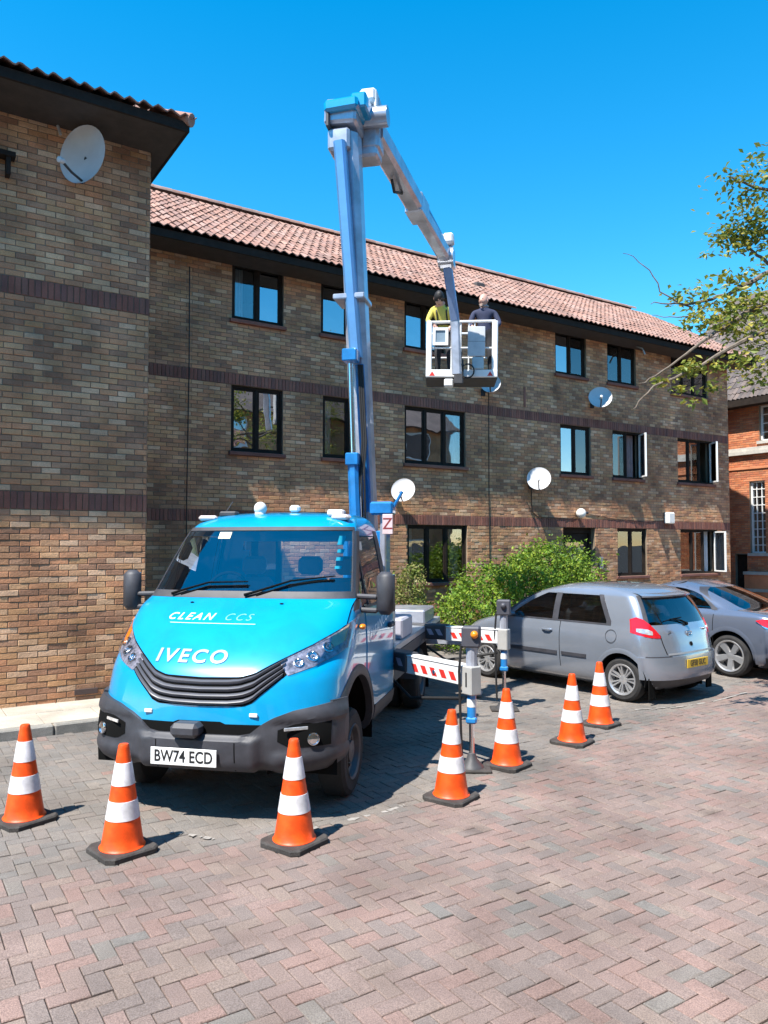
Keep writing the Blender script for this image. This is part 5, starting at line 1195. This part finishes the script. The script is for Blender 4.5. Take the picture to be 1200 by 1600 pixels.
# ---- outriggers
def chev(parent, a, b, zc, h, n, nrm, mred):
    d = (b - a); L = d.length; d.normalize()
    for i in range(n):
        s = L * (i + .5) / n; c = a + d * s; w = L / n * .26
        P = [c + d * (x + dz * .5) + Vector((0, 0, zc + dz)) for x, dz in ((-w, -h / 2), (w, -h / 2), (w, h / 2), (-w, h / 2))]
        P = [Vector((p.x, p.y, p.z)) - d * (p.z - a.z - zc) * 1.1 for p in P]
        MB().add([p + nrm * .002 for p in P] + [p + nrm * .0005 for p in P], [(0, 1, 2, 3), (0, 1, 5, 4), (1, 2, 6, 5), (2, 3, 7, 6), (3, 0, 4, 7)]).build('chevron', mred, parent, 0)
def outrigger(rootp, foot, zb, num=None, sg=1):
    foot = Vector((foot[0], foot[1], 0)); a = Vector((rootp[0], rootp[1], zb)); b = Vector((foot.x, foot.y, zb)); d = (b - a); L = d.length; d.normalize(); ang = math.atan2(d.y, d.x)
    M = Matrix.Translation(a) @ Matrix.Rotation(ang, 4, 'Z')
    o = MB().cbox(-.35, L * .42, -.085, .085, -.075, .115, .01, M).build('outrigger', DGR, TRK)
    bm_ = MB().cbox(L * .40, L - .06, -.065, .065, -.085, .085, .008, M).cbox(L * .40, L - .06, -.072, .072, .085, .097, .003, M).build('beam', WHT, o)
    nr = Vector((d.y, -d.x, 0)); nr = nr if (MT.to_3x3() @ nr).y < 0 else -nr
    chev(bm_, a + d * (L * .46) + nr * .0652, a + d * (L - .12) + nr * .0652, -.012, .075, 5, nr, REDP)
    chev(o, a + d * (L * .02) + nr * .0852, a + d * (L * .40) + nr * .0852, .02, .075, 4, nr, mat('faded lilac paint', (.35, .34, .42), .5))
    MB().lathe([(.022, 0), (.02, .008), (.001, .01)], 14, Matrix.Translation(a + d * (L * .70) + nr * .066 + Vector((0, 0, -.012))) @ nr.to_track_quat('Z', 'Y').to_matrix().to_4x4()).build('bolt_eye', CHR, bm_)
    MB().cbox(-.065, .065, -.065, .065, -.16, .10, .01, Matrix.Translation(b) @ Matrix.Rotation(ang, 4, 'Z')).build('jack_housing', mat('stone grey paint', (.40, .39, .37), .45), o)
    hd = MB().cbox(-.085, .085, -.07, .07, .27, .46, .015, Matrix.Translation(b) @ Matrix.Rotation(ang * 0, 4, 'Z')).build('jack_head', mat('slate plastic', (.07, .07, .085), .5), o)
    MB().tube([b + Vector((0, 0, .10)), b + Vector((0, 0, .28))], .05, 10).build('jack_neck', GREY, o)
    MB().sphere(b + Vector((.035 if num else 0, -.075, .39)), .036, 14, 8).build('warning_lamp', AMB if num else mat('slate plastic', (0, 0, 0)), hd)
    MB().tube([b + Vector((0, 0, -.15)), b + Vector((0, 0, -.40))], .042, 14).cbox(-.05, .05, -.05, .05, -.42, -.36, .015, Matrix.Translation(b)).build('jack_tube', BBLUE, o)
    MB().tube([b + Vector((0, 0, -.20)), b + Vector((0, 0, -.27))], .0435, 14).build('jack_band', WHT, o)
    MB().tube([b + Vector((0, 0, -.40)), foot + Vector((0, 0, .12))], .024, 12).build('jack_rod', CHR, o)
    MB().lathe([(.11, .025), (.10, .045), (.05, .10), (.035, .15)], 20, Matrix.Translation(foot)).build('jack_foot', DGR, o)
    MB().cbox(-.17, .17, -.13, .13, 0.002, .028, .008, Matrix.Translation(foot) @ Matrix.Rotation(R(10), 4, 'Z')).build('ground_pad', RUB, o)
    hs = [b + Vector((-.09 * sg, -.03, .30)), b + Vector((-.11 * sg, -.03, .05)), b + Vector((-.10 * sg, 0, -.45)), foot + Vector((-.09 * sg, 0, .12))]
    MB().tube(hs, .012, 8).build('hose', HOSE, o)
    MB().tube([a + Vector((0, 0, -.1)) + d * .1, a + d * (L * .4) + Vector((0, 0, -.34)), b + Vector((-.08 * sg, 0, -.2))], .016, 8).build('hose', HOSE, o)
    if num:
        f = Vector((.0, -1, 0)); text_part('stencil_number', num, .19, INK, o, Matrix.Translation(b + nr * .0665 + Vector((0, 0, -.03))) @ Matrix((Vector((0, 0, 1)).cross(nr), Vector((0, 0, 1)), nr)).transposed().to_4x4(), .0008)
    return o
outrigger((.72, 2.82), (1.85, 1.78), .84, '1', 1); outrigger((.75, 4.75), (2.0, 4.39), .90, None, 1)
outrigger((-.60, 3.05), (-1.28, 2.75), .84, None, -1); outrigger((-.75, 4.75), (-2.13, 4.39), .90, None, -1)
MB().cbox(1.53, 1.61, 5.04, 5.12, .12, .80, .008).cbox(1.47, 1.67, 4.98, 5.18, .05, .08, .008).build('support_leg', GREY, TRK)
MB().cbox(.5, 1.55, 5.03, 5.13, .70, .84, .01).build('support_beam', GREY, TRK)
MB().tube([(2.2, 4.3, .03), (2.5, 4.2, .03), (2.8, 4.35, .03), (3.1, 4.3, .03)], .025, 8).build('ground_hose', HOSE, TRK) if False else None

# ---- turret and booms
TB = Vector((.50, 3.35, 0))
MB().lathe([(.42, .99), (.42, 1.08), (.36, 1.10), (.36, 1.20), (.30, 1.22)], 32, Matrix.Translation(TB)).build('slew_ring', DGR, TRK)
MB().cbox(-.26, .26, -.30, .30, 1.2, 1.62, .03, Matrix.Translation(TB)).cbox(-.22, -.16, -.26, .26, 1.6, 2.2, .01, Matrix.Translation(TB)).cbox(.16, .22, -.26, .26, 1.6, 2.2, .01, Matrix.Translation(TB)).build('turret', BBLUE, TRK)
def beam(name, a, b, w, h, m, parent=TRK, side=None, ch=.25, taper=1.0):
    """octagonal box beam from a to b"""
    a, b = Vector(a), Vector(b); d = (b - a).normalized(); s = Vector(side) if side is not None else d.cross(Vector((0, 0, 1))).normalized(); s = (s - d * s.dot(d)).normalized(); t = s.cross(d)
    oct_ = [(-.5, -.5 + ch), (-.5 + ch, -.5), (.5 - ch, -.5), (.5, -.5 + ch), (.5, .5 - ch), (.5 - ch, .5), (-.5 + ch, .5), (-.5, .5 - ch)]
    mb = MB(); V = [a + s * x * w + t * y * h for x, y in oct_] + [b + s * x * w * taper + t * y * h * taper for x, y in oct_]
    mb.add(V, [tuple(range(8))[::-1], tuple(range(8, 16))] + [(i, (i + 1) % 8, (i + 1) % 8 + 8, i + 8) for i in range(8)]); return mb.build(name, m, parent, 30)
BD = 8.95
b0 = T_(578, 960, BD + .05); b1 = T_(546, 215, BD - .15); sx = MTi.to_3x3() @ Vector((1, -.25, 0))
lb_ = beam('lower_boom', b0, b1, .245, .29, GREY, side=sx, ch=.22)
bl0 = T_(563, 470, BD - .25); 
beam('boom_cover', T_(557, 560, BD - .22), T_(531, 222, BD - .38), .135, .13, PBLU, lb_, sx, .2)
beam('boom_strip', T_(574, 800, BD - .2), T_(562, 570, BD - .22), .10, .06, BBLUE, lb_, sx, .2)
beam('ram_cylinder', T_(556, 830, BD - .35), T_(552, 715, BD - .35), .12, .12, BBLUE, lb_, sx, .28)
MB().tube([T_(552, 716, BD - .35), T_(547, 556, BD - .33)], .032, 12).build('ram_rod', CHR, lb_)
for (u, v, s) in ((548, 556, .17), (552, 718, .15)): MB().cbox(-s / 2, s / 2, -.08, .08, -.07, .07, .012, Matrix.Translation(T_(u, v, BD - .35))).build('ram_clamp', BBLUE, lb_)
MB().cbox(-.17, .20, -.2, .2, -.03, .03, .01, Matrix.Translation(T_(549, 470, BD - .12))).build('boom_band', GREY, lb_)
for k in range(3): MB().tube([T_(563 + k * 4, 815, BD - .3), T_(561 + k * 4, 760 - 12 * k, BD - .38), T_(566 + k * 3, 690, BD - .3), T_(560 + k * 3, 570, BD - .28)], .012, 8).build('hose', HOSE, lb_)
# knuckle at the top
kn = MB().cbox(-.21, .17, -.22, .22, -.12, .17, .03, Matrix.Translation(T_(541, 190, BD - .15)) @ Matrix.Rotation(R(2), 4, 'Y')).build('knuckle', GREY, TRK)
MB().cbox(-.20, .20, -.24, .20, -.07, .07, .03, Matrix.Translation(T_(540, 178, BD - .2)) @ Matrix.Rotation(R(-3), 4, 'Y')).cbox(-.06, .12, -.2, .2, -.09, .09, .02, Matrix.Translation(T_(562, 170, BD - .2))).build('knuckle_cover', BLUE, kn)
MB().cbox(-.13, .13, -.16, .16, -.14, .12, .03, Matrix.Translation(T_(534, 225, BD - .18))).build('boom_collar', GREY, kn)
MB().cbox(-.02, .02, -.18, .18, -.15, .15, .01, Matrix.Translation(T_(518, 190, BD - .2))).build('side_plate', DGR, kn)
pv = MB().lathe([(.12, -.22), (.12, .22)], 20, Matrix.Translation(T_(578, 185, BD - .02)) @ Matrix.Rotation(R(90), 4, 'Y')).cbox(-.10, .13, -.1, .22, -.38, .28, .04, Matrix.Translation(T_(578, 190, BD + .1))).build('pivot_block', GREY, TRK)
MB().cbox(-.07, .13, -.1, .12, -.08, .08, .03, Matrix.Translation(T_(573, 154, BD))).cbox(-.015, .015, -.1, .1, -.1, .1, .005, Matrix.Translation(T_(589, 160, BD))).build('pivot_cap', WHT, pv)
MB().cbox(-.14, .14, -.1, .2, -.22, .22, .03, Matrix.Translation(T_(574, 222, BD + .12))).build('counter_box', GREY, pv)
e0 = T_(584, 205, BD + .15); e1 = T_(697, 402, 12.4)
ub = beam('upper_boom', e0, T_(655, 330, 11.1), .24, .27, GREY, ch=.18); beam('extension', T_(650, 322, 11.0), e1, .20, .23, GREY, ub, ch=.18); beam('extension_stripe', T_(622, 255, 10.2) + Vector((.0, 0, .09)), T_(690, 380, 12.2) + Vector((0, 0, .09)), .08, .04, BBLUE, ub, ch=.1)
MB().cbox(-.13, .13, -.2, .2, -.15, .15, .02, Matrix.Translation(T_(652, 326, 11.0)) @ (e1 - e0).to_track_quat('Y', 'Z').to_matrix().to_4x4()).build('boom_collar', GREY, ub)
MB().tube([T_(612, 280, 9.9), T_(616, 300, 10.0), T_(628, 302, 10.3)], .02, 8).build('hose', HOSE, ub)
el = MB().lathe([(.15, -.13), (.15, .13)], 20, Matrix.Translation(e1) @ Matrix.Rotation(R(90), 4, 'Y')).cbox(-.13, .13, -.05, .22, -.18, .18, .04, Matrix.Translation(e1)).build('elbow', GREY, TRK)
MB().cbox(-.05, .12, -.12, .1, .05, .22, .03, Matrix.Translation(T_(698, 388, 12.4))).build('elbow_cap', WHT, el)
j1 = T_(712, 590, 12.75)
jb = beam('jib', e1, T_(711, 500, 12.75), .14, .16, mat('steel blue paint', (.22, .30, .48), .4, metal=.2), side=sx, ch=.15); beam('jib_foot', T_(711, 498, 12.75), T_(714, 585, 12.8), .15, .14, GREY, jb, sx, .15)

# ---- basket
Wb = Matrix.Translation(world_at(721, 590, 13.25)) @ Matrix.Rotation(R(-4), 4, 'Z') @ Matrix.Rotation(R(1.0), 4, 'Y')
Mb = MTi @ Wb
bw, bd2, bh = .62, .72, .99
bf = MB(); 
for x in (-bw, bw - .10): bf.cbox(x, x + .10, -.05, .03, 0, bh, .012, Mb)
bf.cbox(-bw, bw, -.055, .025, 0, .13, .01, Mb); bf.tube([Mb @ Vector((-bw + .04, -.01, bh - .02)), Mb @ Vector((bw - .04, -.01, bh + .0))], .024, 10)
bk = bf.build('basket', WHT, TRK)
rl = MB()
for y in (.0, bd2):
    for z in (.52,): rl.tube([Mb @ Vector((-bw + .06, y, z)), Mb @ Vector((bw - .06, y, z))], .018, 8)
rl.tube([Mb @ Vector((-bw + .04, bd2, bh - .02)), Mb @ Vector((bw - .04, bd2, bh - .02))], .022, 8)
for x in (-bw + .04, bw - .04):
    rl.tube([Mb @ Vector((x, 0, bh - .02)), Mb @ Vector((x, bd2, bh - .02))], .022, 8).tube([Mb @ Vector((x, 0, .52)), Mb @ Vector((x, bd2, .52))], .018, 8).tube([Mb @ Vector((x, bd2, 0)), Mb @ Vector((x, bd2, bh))], .022, 8)
for x in (-.02, .12, .22, -.18): rl.tube([Mb @ Vector((x, 0, .1)), Mb @ Vector((x, 0, bh - .03))], .013, 8)
rl.build('rail', WHT, bk)
MB().cbox(-bw, bw, 0, bd2, -.02, .03, .008, Mb).box(-bw + .01, bw - .01, bd2 - .01, bd2 + .01, .03, .14, Mb).build('basket_floor', DGR, bk)
cb = MB()
for (a, b, c, e) in ((-.51, -.24, .82, .87), (-.51, -.24, .56, .61), (-.51, -.46, .61, .82), (-.29, -.24, .61, .82)): cb.box(a, b, -.05, -.01, c, e, Mb)
ct = cb.build('control_box', WHT, bk, 0); MB().box(-.46, -.29, -.03, .06, .61, .82, Mb).build('control_panel', mat('blue grey panel', (.20, .27, .33), .4), ct, 0)
pn = MB().cbox(.10, .40, -.075, -.04, .36, .88, .008, Mb).build('sheet_panel', mat('pale grey sheet', (.56, .57, .58), .6), bk); MB().box(.10, .40, -.0765, -.074, .615, .62, Mb).build('panel_seam', DGR, pn, 0)
MB().cbox(.18, .38, -.07, .0, .14, .35, .012, Mb).build('lower_box', mat('pale teal paint', (.42, .52, .55), .5), bk)
for x in (-bw + .11, bw - .13):
    MB().add([Mb @ Vector(p) for p in ((x - .05, -.0575, .02), (x + .05, -.0575, .02), (x + .0, -.0575, .10), (x - .05, -.0555, .02), (x + .05, -.0555, .02), (x, -.0555, .10))], [(0, 1, 2), (0, 1, 4, 3), (1, 2, 5, 4), (2, 0, 3, 5)]).build('red_triangle', REDP, bk, 0)
MB().cbox(-.13, .03, -.14, -.056, -.14, .30, .02, Mb).cbox(-.10, .00, -.2, -.1, .18, .42, .02, Mb).build('basket_bracket', DGR, bk)
MB().cbox(-.30, -.14, -.05, .15, -.16, -.025, .02, Mb).build('under_box', WHT, bk)
MB().tube([Mb @ Vector((.10 + .11 * math.cos(a), -.12, .09 + .12 * math.sin(a))) for a in frange(0, 2 * math.pi, 20)[:-1]], .014, 8, closed=True).tube([Mb @ Vector(p) for p in ((-.05, -.12, .3), (.02, -.13, .12), (.0, -.1, -.1))], .016, 8).build('hose', HOSE, bk)
# stand behind the cab with a lettered plate
MB().cbox(.80, .86, 2.66, 2.72, .99, 2.42, .01).build('boom_rest', GREY, TRK)
MB().cbox(.70, .95, 2.60, 2.78, 2.36, 2.50, .02).tube([(.95, 2.65, 2.44), (1.05, 2.62, 2.60)], .018, 8).build('rest_cradle', BBLUE, TRK)
zq = Matrix.Translation((.90, 2.585, 2.26)) @ Matrix.Rotation(R(90), 4, 'X'); zp = MB().cbox(-.055, .055, -.105, .105, -.006, .006, .004, zq).build('letter_plate', mat('pale pink plate', (.70, .52, .52), .5), TRK)
text_part('plate_letter', 'Z', .17, mat('dark red ink', (.25, .03, .03), .5), zp, zq @ Matrix.Translation((0, 0, .007)), .0008)

# ------------------------------------------------------------------ the two people in the basket
SKIN = mat('skin', (.58, .33, .25), .55, var=.08); YEL = mat('yellow work shirt', (.62, .52, .10), .8, var=.15, scale=9); NAVY = mat('navy sweatshirt', (.030, .036, .075), .85, var=.15); DTR = mat('dark work trousers', (.03, .03, .035), .85, var=.2); HAIRD = mat('dark hair', (.018, .014, .012), .6); BOOT = mat('brown boots', (.05, .035, .025), .6)
def person(label, floor, heading, J, shirt, hair, bald=False, sc=1.0):
    """J: joint positions (x right, y forward, z up) in metres above the floor"""
    o = tag(empty('person', floor, heading), label, 'person'); o.scale = (sc, sc, sc)
    names = list(J); rad_ = dict(pelvis=.135, waist=.125, chest=.15, neck0=.075, neck=.055, headc=.085, shl=.068, shr=.068, ell=.048, elr=.048, wrl=.032, wrr=.032, hpl=.095, hpr=.095, knl=.066, knr=.066, anl=.045, anr=.045, tol=.04, tor=.04)
    ed = [('pelvis', 'waist'), ('waist', 'chest'), ('chest', 'neck0'), ('neck0', 'neck'), ('neck', 'headc'), ('chest', 'shl'), ('shl', 'ell'), ('ell', 'wrl'), ('chest', 'shr'), ('shr', 'elr'), ('elr', 'wrr'), ('pelvis', 'hpl'), ('hpl', 'knl'), ('knl', 'anl'), ('anl', 'tol'), ('pelvis', 'hpr'), ('hpr', 'knr'), ('knr', 'anr'), ('anr', 'tor')]
    V = [Vector(J[n]) for n in names]; E_ = [(names.index(a), names.index(b)) for a, b in ed]; rr = [rad_[n] for n in names]; reg = {}
    for s in 'lr':           # palm, thumb and four fingers of different lengths, closed round the rail
        w = Vector(J['wr' + s]); f = (w - Vector(J['el' + s])).normalized(); sd = f.cross(Vector((0, 0, 1))).normalized() * (1 if s == 'l' else -1); dn = Vector((0, 0, -1))
        pi = len(V); V.append(w + f * .055); rr.append(.034); E_.append((names.index('wr' + s), pi)); 
        for q, ln in ((-.030, .075), (-.010, .085), (.010, .080), (.030, .062)):
            k0 = len(V); V.append(w + f * .095 + sd * q); rr.append(.0095); V.append(w + f * .115 + sd * q + dn * ln * .45); rr.append(.009); V.append(w + f * .095 + sd * q + dn * ln * .85); rr.append(.008)
            E_ += [(pi, k0), (k0, k0 + 1), (k0 + 1, k0 + 2)]
        k0 = len(V); V.append(w + f * .05 - sd * .042 + dn * .02); rr.append(.011); V.append(w + f * .085 - sd * .045 + dn * .045); rr.append(.009); E_ += [(pi, k0), (k0, k0 + 1)]
    me = bpy.data.meshes.new('body'); me.from_pydata([tuple(v) for v in V], E_, []); b = link('body', me, o)
    m = b.modifiers.new('skin', 'SKIN'); m.use_smooth_shade = True
    for i, sv in enumerate(me.skin_vertices[0].data): sv.radius = (rr[i], rr[i]); sv.use_root = (i == names.index('pelvis'))
    me.skin_vertices[0].data[names.index('chest')].radius = (.165, .115); me.skin_vertices[0].data[names.index('pelvis')].radius = (.15, .115)
    b.modifiers.new('sub', 'SUBSURF').levels = 2; b.modifiers['sub'].render_levels = 2
    me = modmesh(b); me.materials.clear()
    for mm_ in (SKIN, shirt, DTR, BOOT): me.materials.append(mm_)
    segs = [(Vector(J[a]), Vector(J[c]), a, c) for a, c in ed]
    def cls(p):
        best = None
        for a, c, na, nc in segs:
            dd = c - a; t_ = max(0, min(1, (p - a).dot(dd) / dd.length_squared)); e = (p - a - dd * t_).length
            if best is None or e < best[0]: best = (e, na, nc, t_)
        _, na, nc, t_ = best
        if nc in ('neck', 'headc') or (na == 'neck0'): return 0
        if nc in ('wrl', 'wrr'): return 0 if t_ > .90 else 1
        if nc in ('tol', 'tor') or (nc in ('anl', 'anr') and t_ > .85): return 3
        if na in ('pelvis', 'hpl', 'hpr', 'knl', 'knr') and nc != 'waist': return 2
        if nc == 'waist' and t_ < .35: return 2
        return 1
    for pl in me.polygons: pl.material_index = cls(pl.center); pl.use_smooth = True
    hc = Vector(J['headc']); hf = Vector(J['face']).normalized() if 'face' in J else Vector((0, 1, 0))
    return o, b, hc
def head(o, body, c, yaw, nod, hairm, bald):
    """skull, jaw, nose, ears, eyes, mouth joined into one mesh with the neck end inside"""
    M = Matrix.Translation(c) @ Matrix.Rotation(yaw, 4, 'Z') @ Matrix.Rotation(-nod, 4, 'X') @ Matrix.Scale(1.12, 4)
    mb = MB(); rows = []
    for i in range(15):
        th = math.pi * i / 14; row = []
        for j in range(20):
            ph = 2 * math.pi * j / 20; x = math.sin(th) * math.cos(ph) * .077; y = math.sin(th) * math.sin(ph) * .098; z = -math.cos(th) * .118
            if z < -.02: k = 1 - (-.02 - z) * 2.6; x *= max(.45, k); y = y * max(.6, k) + (.012 if y > 0 else .02)
            if y > .06 and abs(x) < .02 and -.045 < z < .005: y += .022
            row.append(M @ Vector((x, y, z)))
        rows.append(row + [row[0]])
    mb.grid(rows)
    for s in (-1, 1): mb.sphere((.079 * s, -.005, -.01), .022, 8, 6, (.4, .8, 1.4), M)
    hd = mb.build('head', SKIN, body, 70)
    for s in (-1, 1): MB().sphere((.030 * s, .086, .012), .011, 8, 6, (1.2, .5, .7), M).build('eye', HAIRD, hd)
    MB().sphere((0, .098, -.058), .02, 8, 6, (1.2, .3, .3), M).build('mouth', mat('lips', (.35, .13, .11), .5), hd)
    if not bald:
        hr = MB(); rows = []
        for i in range(9):
            th = math.pi * (.42 + .58 * i / 8); rows.append([M @ Vector((math.sin(th) * math.cos(p) * .086, math.sin(th) * math.sin(p) * .106 - .008, -math.cos(th) * .128 + random.gauss(0, .003))) for p in frange(0, 2 * math.pi, 20)])
        hr.grid(rows).build('hair', hairm, body, 60)
    else:
        bd_ = MB(); bd_.grid([[M @ Vector((math.sin(a) * .062 * k, .10 - (1 - math.cos(a)) * .05 + .004, z)) for a in frange(-1.1, 1.1, 10)] for z, k in ((-.115, .55), (-.09, .85), (-.07, 1.0))]).build('beard', mat('pale stubble', (.40, .27, .21), .7), body, 60)
STRAP = mat('dark harness webbing', (.02, .02, .022), .7)
fl1 = Wb @ Vector((-.30, .34, .035)); fl2 = Wb @ Vector((.42, .36, .035))
J1 = dict(pelvis=(0, .0, .86), waist=(0, .03, 1.02), chest=(.02, .12, 1.22), neck0=(.04, .20, 1.36), neck=(.05, .25, 1.41), headc=(.06, .30, 1.47), shl=(-.19, .13, 1.27), shr=(.20, .17, 1.27), ell=(-.27, .19, 1.06), elr=(.28, .24, 1.06), wrl=(-.17, .30, .93), wrr=(.17, .33, .97),
          hpl=(-.10, 0, .82), hpr=(.10, 0, .82), knl=(-.11, .05, .46), knr=(.11, .06, .46), anl=(-.12, 0, .08), anr=(.12, 0, .08), tol=(-.13, .15, .045), tor=(.13, .15, .045))
J2 = dict(pelvis=(0, 0, .90), waist=(0, .0, 1.05), chest=(0, .02, 1.24), neck0=(0, .03, 1.40), neck=(0, .035, 1.46), headc=(.01, .05, 1.54), shl=(-.20, .02, 1.31), shr=(.20, .02, 1.31), ell=(-.29, .10, 1.07), elr=(.28, .10, 1.07), wrl=(-.20, .27, .97), wrr=(.24, .27, .97),
          hpl=(-.10, 0, .86), hpr=(.10, 0, .86), knl=(-.11, .03, .48), knr=(.11, .03, .48), anl=(-.12, 0, .08), anr=(.12, 0, .08), tol=(-.13, .15, .045), tor=(.13, .15, .045))
o1, b1_, h1 = person('person in yellow shirt bending over the basket rail beside the jib', fl1, R(180 - 10), J1, YEL, HAIRD, sc=.95)
head(o1, b1_, h1 + Vector((0, .0, -.01)), R(12), R(50), HAIRD, False)
for sx_ in (-.09, .09): MB().tube([(sx_ * .9 + .01, -.02, .98), (sx_ + .01, .205, 1.10), (sx_ + .02, .245, 1.22), (sx_ + .03, .20, 1.335), (sx_ + .02, .09, 1.335), (sx_ * .4, .0, 1.15)], .014, 6).build('harness_strap', STRAP, b1_)
MB().tube([(-.17, .06, 1.0), (-.09, .17, 1.01), (.09, .17, 1.01), (.18, .06, 1.0)], .016, 6).build('harness_belt', STRAP, b1_)
o2, b2_, h2 = person('bald person in navy top standing at the right end of the basket', fl2, R(180 - 4), J2, NAVY, HAIRD, True, sc=.92)
head(o2, b2_, h2 + Vector((0, .01, -.0)), R(-35), R(2), HAIRD, True)
MB().tube([Vector(J2['neck0']) + Vector((.075 * math.cos(a), .065 * math.sin(a) + .01, .03)) for a in frange(0, 2 * math.pi, 16)[:-1]], .016, 8, closed=True).build('collar', mat('grey collar', (.35, .35, .37), .8), b2_)

# ------------------------------------------------------------------ trees across the yard, seen only mirrored in glass
tb = None
for i, (x, y, s, rz, lab) in enumerate(((-9, -11, 1.0, 0, 'leafy tree opposite the left block, mirrored in the glass'), (3, -14, 1.15, 2, 'leafy tree straight across the yard, mirrored in the windscreen'), (15, -9, 1.05, 4, 'leafy tree opposite the terrace end, mirrored in the upper windows'))):
    if tb is None:
        tb = empty('yard_tree'); tm = MB().tube([(0, 0, 0), (.05, .02, 1.6), (-.05, .05, 3.2), (0, 0, 5.5)], [.26, .2, .15, .05], 10)
        lv = MB()
        for _ in range(46):
            a = random.uniform(0, 6.28); h = random.uniform(2.8, 8.2); rr = 2.7 * math.sqrt(max(.05, 1 - ((h - 5.4) / 3.1) ** 2)) * random.uniform(.4, 1); c = Vector((math.cos(a) * rr, math.sin(a) * rr, h))
            tm.tube([(0, 0, max(2, h - 1.8)), c * .5 + Vector((0, 0, h * .5 - .3)), c], [.06, .03, .01], 6); leaves(lv, [c + Vector((random.gauss(0, .5), random.gauss(0, .5), random.gauss(0, .35))) for _ in range(110)], .22, .6)
        tm.build('trunk', BARK, tb); lv.build('crown', LEAF_T, tb, 0); o = tb
    else: o = copy_tree(tb)
    o.location = (x, y, -.05); o.scale = (s, s, s); o.rotation_euler = (0, 0, rz); tag(o, lab, 'tree', 'trees across the yard')
